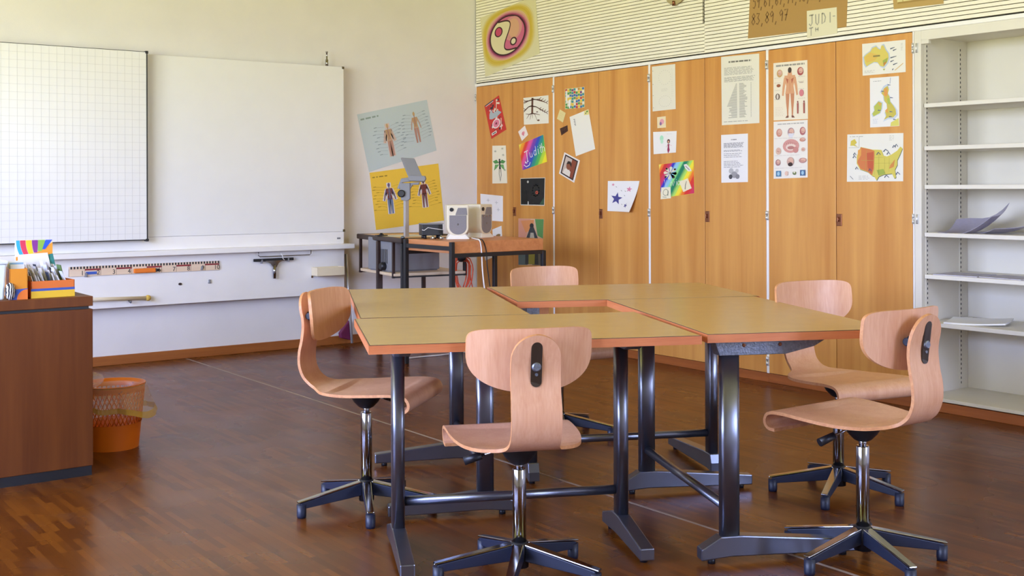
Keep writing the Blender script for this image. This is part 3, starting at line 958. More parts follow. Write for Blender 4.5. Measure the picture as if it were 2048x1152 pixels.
hc.box((-.075, 0, 0), (.075, .002, .225), 0)
for q, (ta, tb, ba, bb2, zb2) in enumerate([(240, 290, 292, 345, 350), (295, 370, 348, 415, 345), (375, 455, 418, 482, 335), (460, 540, 486, 532, 312), (545, 640, 542, 592, 292), (648, 745, 602, 642, 268)]):
    L_ = []; R_ = []
    for s_ in range(9):
        f_ = s_ / 8
        g_ = f_ * f_ if q < 5 else f_
        z = .224 - (zb2 - 130) / 7.2 * .00207 * f_
        L_.append((((ta + (ba - ta) * g_) - 487) / 7.2 * .00207, -.0006 - .0002 * q, z)); R_.append((((tb + (bb2 - tb) * g_) - 487) / 7.2 * .00207, -.0006 - .0002 * q, z))
    hc.grid([L_, R_], q + 1, smooth=False)
hc.prism([(-.072, -.0005, .155), (-.03, -.0005, .160), (.01, -.0005, .172), (.04, -.0005, .188), (.075, -.0005, .214), (.075, -.0005, .0), (-.072, -.0005, .0)], (0, -.0001, 0), 7)
hcm = [mat('card_' + n_, c_, .5) for n_, c_ in (('white', '#f0eee6'), ('sky', '#2fb0e8'), ('red', '#e0385a'), ('yellow', '#f5d327'), ('violet', '#8a2f9a'), ('lime', '#8cc04a'), ('royal', '#1f57d8'), ('amber', '#f2a02e'))]
ho = hc.build('header_card', hcm)
ho.location = stand(68, .275); ho.rotation_euler = (0, 0, 0)
tag(ho, 'tall header card with rainbow stripes at the back of the card box', 'card')
tc_ = MB().box((-.02, 0, 0), (.02, .002, .165)).build('teal_card', mat('teal_card', '#3c8f8c', .7, noise=.3, nscale=60))
tc_.location = stand(113, .268); tc_.rotation_euler = (0, R(-12), 0)
tag(tc_, 'teal patterned card leaning at the right of the white sheet', 'card')
gc_ = MB().box((-.002, 0, 0), (.002, .05, .125)).build('green_card', mat('green_card', '#56703e', .7))
gc_.location = (p.x + .072, DKY + .10, DH + .005); gc_.rotation_euler = (0, R(-14), rzB)
tag(gc_, 'dark green card at the right end of the orange card box', 'card')

# second, narrower box beside it
p2_ = at_y(37, 597, DKY + .04)
b2 = thing('narrow_box', 'narrow orange carton with a blue and orange corner beside the card box', 'box', (p2_.x, DKY + .035, DH), R(-6))
w2 = .066
g = open_box(None, w2, .17, .122, .003)
g.build('box_body', mat('box_amber', '#d98a1f', .5), b2)
pr_ = MB()
def fan(cx, cz, r0, r1, a0, a1, n=12): return [(cx + r1 * math.cos(a0 + (a1 - a0) * k / n), -.0006, cz + r1 * math.sin(a0 + (a1 - a0) * k / n)) for k in range(n + 1)] + [(cx + r0 * math.cos(a1 + (a0 - a1) * k / n), -.0006, cz + r0 * math.sin(a1 + (a0 - a1) * k / n)) for k in range(n + 1)]
pr_.prism([(-w2 / 2, -.0006, 0), (w2 / 2, -.0006, 0), (w2 / 2, -.0006, .043), (-w2 / 2, -.0006, .040)], (0, -.0006, 0), 0)
q = fan(w2 / 2, 0, .0, .040, math.pi / 2, math.pi)
pr_.prism([(x, -.0013, z) for x, y, z in q[:13]] + [(w2 / 2, -.0013, 0)], (0, -.0004, 0), 1)
pr_.build('printed_corner', [bb_, bo_], b2)
for k in range(5):
    c = MB().box((-.026, 0, 0), (.026, .002, .135 + .006 * (k % 3))).build('leaflet', mat('leaflet_%d' % k, ['#dfe4ec', '#8fb4d9', '#e8e6e0', '#b8c4cf', '#dcd6c8'][k], .8))
    c.matrix_world = Matrix.Translation(b2.location) @ Matrix.Rotation(R(-6), 4, 'Z') @ Matrix.Translation((0, .02 + .026 * k, .004)) @ Matrix.Rotation(R(-9), 4, 'X')
    tag(c, 'pale leaflet standing in the narrow orange carton', 'leaflet', 'leaflets in the narrow carton')
# tub and dark knick-knacks at the left border
pt = at_y(9, 596, DKY + .04)
tb = thing('plastic_tub', 'pale blue plastic tub cut by the left picture edge', 'tub', (pt.x - .09, DKY + .10, DH))
def taper(w0, w1, d0, d1, z0, z1): return [(-w0, -d0, z0), (w0, -d0, z0), (w0, d0, z0), (-w0, d0, z0), (-w1, -d1, z1), (w1, -d1, z1), (w1, d1, z1), (-w1, d1, z1)]
MB().hexa(taper(.09, .100, .055, .062, 0, .142)).build('tub_body', M['bluegrey'], tb, bevel=.008)
MB().hexa(taper(.104, .105, .066, .067, .142, .156)).build('rim', M['bluegrey'], tb, bevel=.004)
pz_ = at_y(18, 590, DKY + .05)
zb_ = MB()
random.seed(2)
rows = []
for i in range(9):
    a = math.pi * i / 8
    rows.append([(.024 * math.sin(a) * math.cos(2 * math.pi * j / 16) * (1 + .1 * math.sin(3 * j + i)), .02 * math.sin(a) * math.sin(2 * math.pi * j / 16), .030 - .030 * math.cos(a)) for j in range(17)])
zb_.grid(rows)
zm = mat('zebra_cloth', '#888888', .8)
zn = zm.node_tree
zw = zn.nodes.new('ShaderNodeTexWave'); zw.inputs['Scale'].default_value = 28
ztc = zn.nodes.new('ShaderNodeTexCoord'); zn.links.new(ztc.outputs['Object'], zw.inputs['Vector']); zw.inputs['Distortion'].default_value = 6
zr = zn.nodes.new('ShaderNodeValToRGB'); zr.color_ramp.interpolation = 'CONSTANT'
zr.color_ramp.elements[0].color = (.02, .02, .025, 1); zr.color_ramp.elements[1].position = .55; zr.color_ramp.elements[1].color = (.8, .8, .82, 1)
zn.links.new(zw.outputs['Fac'], zr.inputs[0]); zn.links.new(zr.outputs[0], zn.nodes['Principled BSDF'].inputs['Base Color'])
zo = zb_.build('pencil_pouch', zm); zo.location = (pz_.x, DKY + .012 + .02, DH); zo.scale = (.8, .8, 1.15)
tag(zo, 'small black and white striped pouch between the tub and the narrow carton', 'pouch')

# ------------------------------------------------------------------ waste bin with liner
BC = Vector((-3.684, -2.446, 0))
wb = thing('waste_bin', 'orange latticed waste bin with a clear liner bag beside the brown cabinet', 'bin', BC)
RB, RT, HB = .118, .146, .29
def rad(z): return RB + (RT - RB) * z / HB
lo_ = MB()
ZL = .115
n = 48
lo_.grid([[(rad(z) * math.cos(2 * math.pi * k / n), rad(z) * math.sin(2 * math.pi * k / n), z) for k in range(n + 1)] for z in (0, .005, ZL * .5, ZL)])
lo_.grid([[((rad(z) - .003) * math.cos(2 * math.pi * k / n), (rad(z) - .003) * math.sin(2 * math.pi * k / n), z) for k in range(n + 1)] for z in (.004, ZL * .5, ZL)], flip=True)
lo_.add([(RB * math.cos(2 * math.pi * k / n), RB * math.sin(2 * math.pi * k / n), .003) for k in range(n)], [tuple(range(n))])
for s in (1, -1):
    for k in range(44):
        a0 = 2 * math.pi * k / 44
        lo_.tube([(rad(z) * math.cos(a0 + s * (z - ZL) * 3.2), rad(z) * math.sin(a0 + s * (z - ZL) * 3.2), z) for z in (ZL, .155, .2, .245, .262)], .0021, 5)
lo_.grid([[(r_ * math.cos(2 * math.pi * k / n), r_ * math.sin(2 * math.pi * k / n), z) for k in range(n + 1)] for r_, z in ((rad(.255), .255), (RT + .001, HB - .004), (RT + .003, HB), (RT - .002, HB), (rad(.255) - .003, .255))])
lo_.build('bin_body', M['orange'], wb)
ln = MB()
rows = []
random.seed(7)
ph_ = [random.uniform(0, 6.28) for _ in range(6)]
for i in range(15):
    s = i / 14
    row = []
    for k in range(73):
        a = 2 * math.pi * k / 72
        wv = .5 * math.sin(9 * a + ph_[0]) + .3 * math.sin(17 * a + ph_[1])
        reach = .11 + .035 * math.cos(a + .6) + .01 * math.sin(5 * a)
        if s < .25:
            q = s / .25
            z = .10 + (HB + .002 - .10) * q; r_ = rad(z) - .008 + .004 * wv * (1 - q)
        else:
            q = (s - .25) / .75
            z = HB + .004 - reach * q; flare = (.050 if math.cos(a - R(-36)) > .55 else .012) * q ** 1.2
            r_ = RT + .004 + flare + .004 * wv * q
        row.append((r_ * math.cos(a), r_ * math.sin(a), z))
    rows.append(row)
lin_o = MB().grid(rows[:13]).build('liner_bag', M['liner'], wb)
MB().grid(rows[12:]).build('liner_hem', M['hem'], lin_o)
puff = MB().grid([[(-.075 + .06 * math.sin(math.pi * i / 8) * math.cos(2 * math.pi * j / 14), .06 + .035 * math.sin(math.pi * i / 8) * math.sin(2 * math.pi * j / 14), HB + .012 - .034 * math.cos(math.pi * i / 8)) for j in range(15)] for i in range(9)])
puff.build('liner_bunch', M['liner'], lin_o)

# ------------------------------------------------------------------ projector trolley
TZ = .83
x0, x1, y0, y1 = -1.30, -.76, -1.025, -.17
tr = thing('projector_trolley', 'dark tubular projector trolley with wooden leaves by the corner', 'trolley', ((x0 + x1) / 2, (y0 + y1) / 2, 0))
ox, oy = tr.location.x, tr.location.y
def tl(x, y, z): return (x - ox, y - oy, z)
rf = MB()
for a_, b_ in (((x0, y0), (x0, y1)), ((x0, y1), (x1, y1)), ((x1, y1), (x1, y0)), ((x1, y0), (x0, y0))):
    rf.box(tl(min(a_[0], b_[0]) - .014, min(a_[1], b_[1]) - .014, TZ - .036), tl(max(a_[0], b_[0]) + .014, max(a_[1], b_[1]) + .014, TZ))
rf.build('top_frame', M['brownmetal'], tr, bevel=.008)
MB().box(tl(x0 + .016, y0 + .016, TZ - .02), tl(x1 - .016, y0 + .25, TZ - .002)).build('side_leaf', M['cartwood'], tr, bevel=.002)
MB().box(tl(x0 + .016, y1 - .25, TZ - .02), tl(x1 - .016, y1 - .016, TZ - .002)).build('side_leaf', M['cartwood'], tr, bevel=.002)
for (x, y, mt, w_) in ((x0, y0, 'black', .014), (x1 - .17, y0, 'black', .014), (x0, (y0 + y1) / 2 + .01, 'brownmetal', .019), (x1 - .02, y1, 'brownmetal', .014)):
    lg = MB().box(tl(x - w_, y - w_, .07), tl(x + w_, y + w_, TZ - .036)).build('leg', M[mt], tr, bevel=.004)
    cs = MB().box(tl(x - .012, y - .02, .045), tl(x + .012, y + .02, .075))
    cs.lathe([(.033, -.012), (.036, -.008), (.036, .008), (.033, .012)], tl(x, y, .036), 20, M=Matrix.Rotation(R(90), 3, 'Y'))
    cs.lathe([(.010, -.016), (.010, .016)], tl(x, y, .036), 12, 1, M=Matrix.Rotation(R(90), 3, 'Y'))
    cs.build('caster', [M['black'], M['chrome']], lg)
bb = MB()
for x in (x0, x1): bb.box(tl(x - .012, y0, .09), tl(x + .012, (y0 + y1) / 2, .115))
bb.build('base_rail', M['black'], tr)
MB().lathe([(.015, 0), (.015, .006), (.006, .014)], tl(x0, y0, TZ), 14).build('corner_cap', M['bracket'], tr)
SHB = .558
pts = []
sy0, sy1 = y0 + .17, y1 - .04
hang = [(x0, sy0), (x0, sy1), (x1, sy0), (x1, sy1)]
for x, y in hang:
    MB().box(tl(x - .010, y - .010, SHB - .012), tl(x + .010, y + .010, TZ - .03)).build('hanger_bar', M['brownmetal'] if x == x0 else M['black'], tr, bevel=.003)
MB().box(tl(x0 - .006, sy0 - .012, SHB), tl(x1 + .006, sy1 + .012, SHB + .022)).build('lower_shelf', M['shelfwood'], tr, bevel=.006)
MB().box(tl(x0 - .01, sy0 - .012, SHB - .010), tl(x1 + .01, sy0 + .008, SHB)).box(tl(x0 - .01, sy1 - .008, SHB - .010), tl(x1 + .01, sy1 + .012, SHB)).build('shelf_bearer', M['black'], tr)
MB().lathe([(.018, 0), (.018, .01), (.010, .012), (.010, .02)], tl(x0 + .01, y0 + .42, TZ), 14).box(tl(x0 - .03, y0 + .40, TZ), tl(x0 + .05, y0 + .44, TZ + .006)).build('clamp_screw', M['black'], tr)

# the trolley stands a little turned, pivoting on its front left corner
_a = R(-8.5)
_pv = Vector((x0, y0, 0)); _d = Vector((ox, oy, 0)) - _pv
tr.location = _pv + Matrix.Rotation(_a, 3, 'Z') @ _d
tr.rotation_euler = (0, 0, _a)
# overhead projector standing on the trolley shelf
pj = thing('overhead_projector', 'grey overhead projector with tall post and tilted mirror head on the trolley', 'projector', (-1.03, -.58, SHB + .022))
def pl_(x, y, z): return rel(pj, x, y, z)
bx0, bx1_, by0, by1_ = -1.235, -.84, -.765, -.43
MB().box(pl_(bx0, by0, SHB + .03), pl_(bx1_, by1_, TZ - .012)).box(pl_(bx0 + .01, by0 + .01, SHB + .022), pl_(bx1_ - .01, by1_ - .01, SHB + .03)).build('lamp_housing', M['grey'], pj, bevel=.008)
vt = MB()
for k in range(6): vt.box(pl_(bx0 - .002, by0 + .06 + k * .022, SHB + .08), pl_(bx0 + .002, by0 + .07 + k * .022, SHB + .18))
vt.build('side_vent', M['edge_dark'], pj)
MB().box(pl_(bx0 + .03, by0 + .02, TZ - .012), pl_(bx1_ - .03, by1_ - .02, TZ - .004)).build('glass_stage', M['bluegrey'], pj, bevel=.002)
MB().lathe([(.030, 0), (.030, .02), (.022, .035)], pl_(bx0 - .001, by0 + .10, SHB + .06), 18, M=Matrix.Rotation(R(-90), 3, 'Y')).build('focus_knob', M['black'], pj)
pp = at_d(812.5, 466, 8.02)
px_, py_ = pp.x, pp.y
def PJ(u, v, d=8.02): q = at_d(u, v, d); return Vector(rel(pj, q.x, q.y, q.z))
zt_ = at_d(812, 372, 8.02).z
MB().box(pl_(px_ - .017, py_ - .012, TZ - .02), pl_(px_ + .017, py_ + .012, zt_ + .02)).build('post', mat('post_alu', '#b9b8bb', .35, metal=.6), pj, bevel=.004)
# carriage, arm and mirror head
rv, uv_ = _r * (8.02 / FPX), _u * (8.02 / FPX)
def off(u, v, dep=0.): return Vector(rel(pj, *(Vector((px_, py_, zt_)) + rv * (u - 812.5) - uv_ * (v - 372) + _f * dep)))
ca = MB()
ca.prism([off(800, 366, -.03), off(821, 366, -.03), off(821, 398, -.03), off(815, 402, -.03), off(803, 400, -.03)], _f * .06)
ca.build('carriage', M['grey'], pj, bevel=.004)
kn = MB().lathe([(.026, 0), (.026, .014), (.020, .020)], off(804, 387, -.03), 20, M=(-_f).to_track_quat('Z', 'Y').to_matrix())
kn.build('focus_wheel', M['black'], pj)
am = MB()
am.prism([off(795, 377, -.022), off(803, 357, -.022), (off(822, 354, -.022)), off(850, 357, -.022), off(850, 364, -.022), off(824, 363, -.022), off(806, 365, -.022), off(800, 378, -.022)], _f * .05)
am.prism([off(817, 366, -.02), off(840, 364, -.02), off(838, 370, -.02), off(826, 370, -.02), off(821, 378, -.02), off(817, 376, -.02)], _f * .04)
am.build('head_arm', M['grey'], pj, bevel=.004)
hd = MB()
ring = [off(802, 315), off(829, 316.5), off(846, 353), off(818, 352)]
hd.prism([q + _f * (.03 if i < 2 else -.03) for i, q in enumerate(ring)], _f * .022 - _r * .008, 0)
hd.prism([off(817, 350, -.045), off(851, 352, -.045), off(853, 358, -.045), off(850, 363, -.045), off(819, 362, -.045)], _f * .075)
hd.build('mirror_head', M['grey'], pj, bevel=.005)
# orange cable coil hanging from the trolley end
cc = at_d(926, 548, 7.98)
co = thing('cable_coil', 'coil of orange extension cable hanging below the speaker table', 'cable', (x1 + .0, y0 + .10, .62))
ct = MB(); random.seed(5)
for k in range(7):
    wx = .055 + .02 * random.random(); hz = .10 + .04 * random.random(); ph_ = random.uniform(-.3, .3)
    ct.tube([Vector((wx * math.cos(a) * .75 + random.uniform(-.004, .004) + .02 * ph_, wx * math.cos(a) * -.5 + .01 * k - .03, -.05 - hz * math.sin(a) + .02 * math.cos(2 * a))) for a in [2 * math.pi * q / 22 for q in range(22)]], .0042, 6, closed=True)
ct.tube([(.03, 0, .05), (.055, -.02, .0), (.06, -.03, -.10), (.085, -.04, -.22), (.10, -.05, -.36), (.09, -.06, -.5), (.05, -.05, -.61)], .0042, 6)
ct.build('cable_loops', M['cable'], co)
MB().lathe([(.022, 0), (.026, .01), (.024, .045), (.012, .055)], (-.03, -.03, .045), 16, M=Matrix.Rotation(R(70), 3, 'X')).build('plug', M['black'], co)
MB().tube([(0, .0, .175), (.005, 0, .12), (0, -.01, .06)], .005, 6).build('hanging_strap', M['black'], co)

# ------------------------------------------------------------------ tall side table with speakers
sx0, sx1, sy0, sy1 = -1.347, -.625, -1.700, -1.145
st = thing('side_table', 'tall black-legged side table with thick orange wooden top by the cupboards', 'table', ((sx0 + sx1) / 2, (sy0 + sy1) / 2, 0))
def sl(x, y, z): return rel(st, x, y, z)
MB().box(sl(sx0 + .012, sy0 + .0, TZ - .075), sl(sx1 - .0, sy1, TZ)).build('tabletop', wood('side_table_wood', '#c07848', '#d8935f', (30, 2, 30), .4), st, bevel=.003)
for x, y in ((sx0, sy0), (sx1, sy0), (sx0, sy1), (sx1, sy1)):
    front = (x == sx0)
    MB().box(sl(x - .014, y - .014, 0), sl(x + .014, y + .014, TZ - .001 if front else TZ - .078)).build('leg', M['black'], st, bevel=.003)
rl = MB()
rl.box(sl(sx0 + .014, sy0 - .012, TZ - .100), sl(sx1 - .014, sy0 + .012, TZ - .076)); rl.box(sl(sx0 + .014, sy1 - .012, TZ - .100), sl(sx1 - .014, sy1 + .012, TZ - .076))
rl.box(sl(sx1 - .012, sy0, TZ - .100), sl(sx1 + .012, sy1, TZ - .076)); rl.box(sl(sx0 - .010, sy0, TZ - .056), sl(sx0 + .010, sy1, TZ - .030))
rl.build('apron_rail', M['black'], st)

def speaker(u, v, d, face_px_w, w, dp, h, yaw, label, knobs):
    q = at_d(u, v, d)
    s_ = thing('desktop_speaker', label, 'speaker', (q.x, q.y, TZ), yaw, 'pair of beige desktop speakers')
    # local: front towards -y, bottom rounded
    n = 14
    def outline(sw, sh, z0):
        pts = [(-sw / 2, z0 + sh), (-sw / 2, z0 + sw * .5)]
        pts += [(-sw / 2 * math.cos(math.pi * k / n), z0 + sw * .42 - sw * .42 * math.sin(math.pi * k / n)) for k in range(n + 1)]
        pts += [(sw / 2, z0 + sw * .5), (sw / 2, z0 + sh)]
        return pts
    b = MB().prism([(x, 0, z) for x, z in outline(w, h - .015, .015)], (0, dp, 0))
    b.build('cabinet', M['beige'], s_, bevel=.006)
    f = MB().prism([(x, -.003, z) for x, z in outline(w * .80, h * .56, .03)], (0, .006, 0))
    f.build('grille', M['dgrey'], s_, bevel=.002)
    MB().prism([(-.0 * w, -.003, h - .02), (w * .40, -.003, h - .02), (w * .44, -.003, h * .70), (-w * .12, -.003, h * .70), (-w * .10, -.003, h * .75)], (0, .006, 0)).build('tweeter_cover', M['dgrey'], s_, bevel=.002)
    MB().lathe([(.013, 0), (.013, .004)], (-w * .30, -.001, h * .86), 16, M=Matrix.Rotation(R(90), 3, 'X')).build('port_hole', M['black'], s_)
    if knobs:
        kb = MB()
        for k in range(4): kb.lathe([(.006, 0), (.005, .008)], (-w * .28 + k * w * .19, -.0, h * .655), 10, M=Matrix.Rotation(R(90), 3, 'X'))
        kb.build('control_knobs', M['chrome'], s_)
    MB().lathe([(.006, 0), (.002, .003)], (0, -.003, .03 + h * .3), 10, M=Matrix.Rotation(R(90), 3, 'X')).build('badge', M['chrome'], s_)
    MB().hexa([(-w * .55, -.012, 0), (w * .55, -.012, 0), (w * .5, dp * .8, 0), (-w * .5, dp * .8, 0), (-w * .36, .004, .032), (w * .36, .004, .032), (w * .4, dp * .75, .032), (-w * .4, dp * .75, .032)]).build('base', M['white'], s_, bevel=.004)
    return s_
speaker(916, 478, 7.62, 0, .142, .11, .226, R(-26), 'beige speaker facing the room, the left one of the pair', False)
speaker(973, 474, 7.85, 0, .142, .15, .226, R(20), 'beige speaker turned to the right, its long side showing', True)
q = at_d(866, 473, 7.70)
dv = thing('small_amplifier', 'small black box amplifier with a silver zigzag line left of the speakers', 'amplifier', (q.x, q.y, TZ), R(-20))
MB().box((-.075, 0, .022), (.07, .10, .098)).build('case', M['black'], dv, bevel=.004)
MB().box((-.077, -.002, .094), (.072, .102, .102)).build('lid', M['grey'], dv, bevel=.003)
z_ = [(-.075, .060), (-.060, .056), (-.035, .074), (.04, .062), (.068, .058), (.068, .096)]
MB().tube([(x, -.003, z) for x, z in z_], .0022, 6).build('silver_line', M['white'], dv)
fx = MB()
for x in (-.05, .05):
    for y in (.02, .085): fx.lathe([(.012, 0), (.010, .023)], (x, y, 0), 12)
fx.build('foot', M['black'], dv)
for u, v, lb in ((866, 474, 'small silver adapter plug in front of the black amplifier'), (882, 475, 'small silver adapter plug next to the left speaker foot')):
    q = at_d(u, v + 3, 7.62)
    ap = MB().lathe([(.010, 0), (.012, .006), (.008, .02), (.004, .028)], (0, 0, 0), 12).box((-.018, -.006, 0), (.018, .006, .012))
    a_ = ap.build('adapter_plug', M['chrome']); a_.location = (q.x, q.y, TZ)
    tag(a_, lb, 'plug')
# cables over the front edge of the table
def droop(pts, dlist): return [at_d(u, v, d) for (u, v), d in zip(pts, dlist)]
def smooth(P, n=5): return catmull(P, n)
def edge(u, z): # point on the front edge plane of the side table
    q = at_y(u, 500, sy0 - .007); return Vector((q.x, sy0 - .007, z))
w1 = [Vector((at_y(943, 474, -1.42).x, -1.42, TZ + .006)), Vector((at_y(952, 474, -1.58).x, -1.58, TZ + .006)), edge(959, TZ + .005), edge(962, TZ - .03), edge(963.5, .74), edge(965, .64), edge(969, .52), edge(976, .36), edge(985, .2), edge(990, .04)]
tag(MB().tube(smooth(w1), .0046, 7).build('power_cord', M['white']), 'white cord running from the speakers over the table edge', 'cord')
w2_ = [Vector((at_y(946, 474, -1.40).x, -1.40, TZ + .005)), Vector((at_y(958, 474, -1.57).x, -1.57, TZ + .005)), edge(965, TZ + .005), edge(970, TZ - .03), edge(973, .75), edge(974, .68), edge(977, .60), edge(981, .48), edge(979, .30), edge(975, .05)]
tag(MB().tube(smooth(w2_), .0036, 7).build('speaker_cord', M['black']), 'black cord running beside the white one over the table edge', 'cord')
tag(MB().tube(smooth([at_z(818, 716, .006), at_z(845, 713, .006), at_z(880, 710, .006), at_z(912, 706, .006), at_z(960, 700, .006)]), .005, 6).build('floor_cord', M['white']), 'white cord lying on the floor under the side table', 'cord')
# ------------------------------------------------------------------ pinned papers: flat sheets with their drawings as thin colour patches
DIG = {'0': [[(.5, 0), (.1, .3), (.1, .7), (.5, 1), (.9, .7), (.9, .3), (.5, 0)]], '1': [[(.2, .3), (.6, 0), (.6, 1)]], '2': [[(.1, .2), (.5, 0), (.9, .25), (.1, 1), (.9, 1)]],
       '3': [[(.1, .05), (.8, .05), (.45, .42), (.9, .7), (.5, 1), (.1, .9)]], '4': [[(.6, 0), (.1, .65), (.9, .65)], [(.65, .35), (.65, 1)]], '5': [[(.85, 0), (.25, 0), (.2, .4), (.7, .4), (.85, .75), (.5, 1), (.1, .9)]],
       '6': [[(.75, 0), (.25, .4), (.15, .8), (.5, 1), (.85, .75), (.5, .5), (.2, .7)]], '7': [[(.1, .05), (.9, 0), (.45, 1)], [(.25, .5), (.85, .48)]],
       '8': [[(.5, .45), (.15, .25), (.5, 0), (.85, .25), (.5, .45), (.1, .75), (.5, 1), (.9, .75), (.5, .45)]], '9': [[(.8, .3), (.4, .5), (.15, .25), (.5, 0), (.85, .25), (.75, 1)]],
       ',': [[(.5, .95), (.3, 1.25)]], '-': [[(.1, .5), (.9, .5)]],
       'J': [[(.15, .04), (1.05, 0)], [(.72, 0), (.72, .75), (.45, 1), (.1, .8)]], 'U': [[(.15, 0), (.2, .8), (.5, 1), (.75, .8), (.85, 0)]], 'D': [[(.2, 0), (.15, 1), (.7, .8), (.85, .4), (.55, .05), (.15, 0)]],
       'I': [[(.5, 0), (.48, 1)]], 'T': [[(.05, .05), (.95, 0)], [(.5, .02), (.48, 1)]], 'H': [[(.2, 0), (.2, 1)], [(.85, 0), (.8, 1)], [(.2, .5), (.85, .48)]],
       'u': [[(.15, .4), (.2, .9), (.5, 1), (.8, .85), (.85, .4)], [(.85, .4), (.88, 1)]], 'd': [[(.8, .5), (.4, .42), (.15, .75), (.45, 1), (.8, .8)], [(.85, 0), (.85, 1)]],
       'i': [[(.5, .42), (.5, 1)], [(.5, .16), (.5, .24)]], 't': [[(.5, .1), (.5, .9), (.75, 1)], [(.2, .42), (.85, .38)]], 'h': [[(.2, 0), (.2, 1)], [(.2, .6), (.55, .42), (.85, .6), (.85, 1)]],
       'V': [[(.05, .1), (.2, .0), (.5, 1), (.8, .1)]], 'n': [[(.15, .4), (.2, 1)], [(.18, .6), (.55, .4), (.82, .6), (.85, 1)]], 'v': [[(.1, .4), (.5, 1), (.9, .4)]], 'a': [[(.8, .5), (.4, .42), (.15, .75), (.45, 1), (.8, .8)], [(.85, .42), (.88, 1)]]}
class Sheet:
    def __init__(self, quad, n=Vector((-1, 0, 0)), color='#efeeea', off=.0012, curl=None, res=1):
        self.q = [Vector(p) for p in quad]
        self.n = n; self.off = off; self.curl = curl
        self.v = []; self.f = []; self.c = []; self.layer = 0
        tl_, tr_, br_, bl_ = self.q
        self.w = ((tr_ - tl_).length + (br_ - bl_).length) / 2
        self.h = ((bl_ - tl_).length + (br_ - tr_).length) / 2
        self.res = res
        c = lin(color)
        N = res
        for side in (1, 0):
            o = len(self.v)
            for i in range(N + 1):
                for j in range(N + 1):
                    self.v.append(self.P(j / N, i / N, 0 if side else -off * .8)); self.c.append(c)
            for i in range(N):
                for j in range(N):
                    a = o + i * (N + 1) + j
                    q = (a, a + 1, a + N + 2, a + N + 1)
                    self.f.append(q if side else q[::-1])
        # rim
        K2 = (N + 1) ** 2
        b = [j for j in range(N + 1)] + [i * (N + 1) + N for i in range(1, N + 1)] + [N * (N + 1) + j for j in range(N - 1, -1, -1)] + [i * (N + 1) for i in range(N - 1, 0, -1)]
        for k in range(len(b)):
            a, d = b[k], b[(k + 1) % len(b)]
            self.f.append((a, d, d + K2, a + K2))
    def P(self, u, v, lift):
        if lift > 0: u, v = min(.995, max(.005, u)), min(.995, max(.005, v))
        tl_, tr_, br_, bl_ = self.q
        p = (tl_ * (1 - u) + tr_ * u) * (1 - v) + (bl_ * (1 - u) + br_ * u) * v
        z = self.off + lift + (self.curl(u, v) if self.curl else 0)
        return p + self.n * z
    def poly(self, pts, color, up=True):
        if up: self.layer += 1
        lift = .00025 + .00012 * self.layer
        c = lin(color) if isinstance(color, str) else color
        o = len(self.v)
        for u, v in pts: self.v.append(self.P(u, v, lift)); self.c.append(c)
        self.f.append(tuple(range(o, o + len(pts))))
        return self
    def rect(self, u0, v0, u1, v1, color, up=False): return self.poly([(u0, v0), (u1, v0), (u1, v1), (u0, v1)], color, up)
    def ell(self, u, v, ru, rv, color, n=18, a0=0, up=True, rot=0):
        P = []
        for k in range(n):
            a = a0 + 2 * math.pi * k / n
            x, y = ru * math.cos(a), rv * math.sin(a)
            P.append((u + x * math.cos(rot) - y * math.sin(rot), v + x * math.sin(rot) + y * math.cos(rot)))
        return self.poly(P, color, up)
    def stroke(self, pts, wd, color, up=True, taper=None):
        """ribbon of real width wd (metres)"""
        if up: self.layer += 1
        lift = .00025 + .00012 * self.layer
        c = lin(color) if isinstance(color, str) else color
        m = [(u * self.w, v * self.h) for u, v in pts]
        o = len(self.v)
        n = len(m)
        for i in range(n):
            a, b = m[max(0, i - 1)], m[min(n - 1, i + 1)]
            dx, dy = b[0] - a[0], b[1] - a[1]
            l = math.hypot(dx, dy) or 1
            w_ = wd / 2 * (1 if taper is None else 1 + (taper - 1) * i / (n - 1))
            for s in (1, -1):
                self.v.append(self.P((m[i][0] - dy / l * w_ * s) / self.w, (m[i][1] + dx / l * w_ * s) / self.h, lift)); self.c.append(c)
        for i in range(n - 1): self.f.append((o + 2 * i, o + 2 * i + 1, o + 2 * i + 3, o + 2 * i + 2))
        return self
    def write(self, txt, u, v, cw, ch, wd, color, slope=0., gap=1.25):
        self.layer += 1
        for k, ch_ in enumerate(txt):
            if ch_ != ' ':
                for st_ in DIG[ch_]:
                    self.stroke([(u + (x + k * gap) * cw, v + y * ch + slope * k) for x, y in st_], wd, color, up=False)
        return self
    def lines(self, u0, v0, u1, v1, n, wd, color, ragged=.2, rnd=None):
        self.layer += 1
        rnd = rnd or random
        for k in range(n):
            v = v0 + (v1 - v0) * k / max(1, n - 1)
            x = u0; e = u1 - (u1 - u0) * ragged * rnd.random()
            while x < e:
                l = rnd.uniform(.04, .14) * (u1 - u0 + .3)
                self.stroke([(x, v), (min(e, x + l), v)], wd, color, up=False); x += l + .018
        return self
    def bands(self, stops, k):
        """diagonal painted stripes: value s = u + k*v, clipped to the sheet"""
        self.layer += 1
        s0 = -.001
        prev = None
        tot = []
        for s1, col in stops:
            tot.append((s0, s1, lin(col))); s0 = s1
        fine = []
        for i, (a, b, c) in enumerate(tot):
            cn = tot[i + 1][2] if i + 1 < len(tot) else c
            mid = a + (b - a) * .55
            fine.append((a, mid, c))
            for q in range(3):
                t_ = (q + 1) / 4
                fine.append((mid + (b - mid) * q / 3, mid + (b - mid) * (q + 1) / 3, tuple(x * (1 - t_) + y * t_ for x, y in zip(c, cn))))
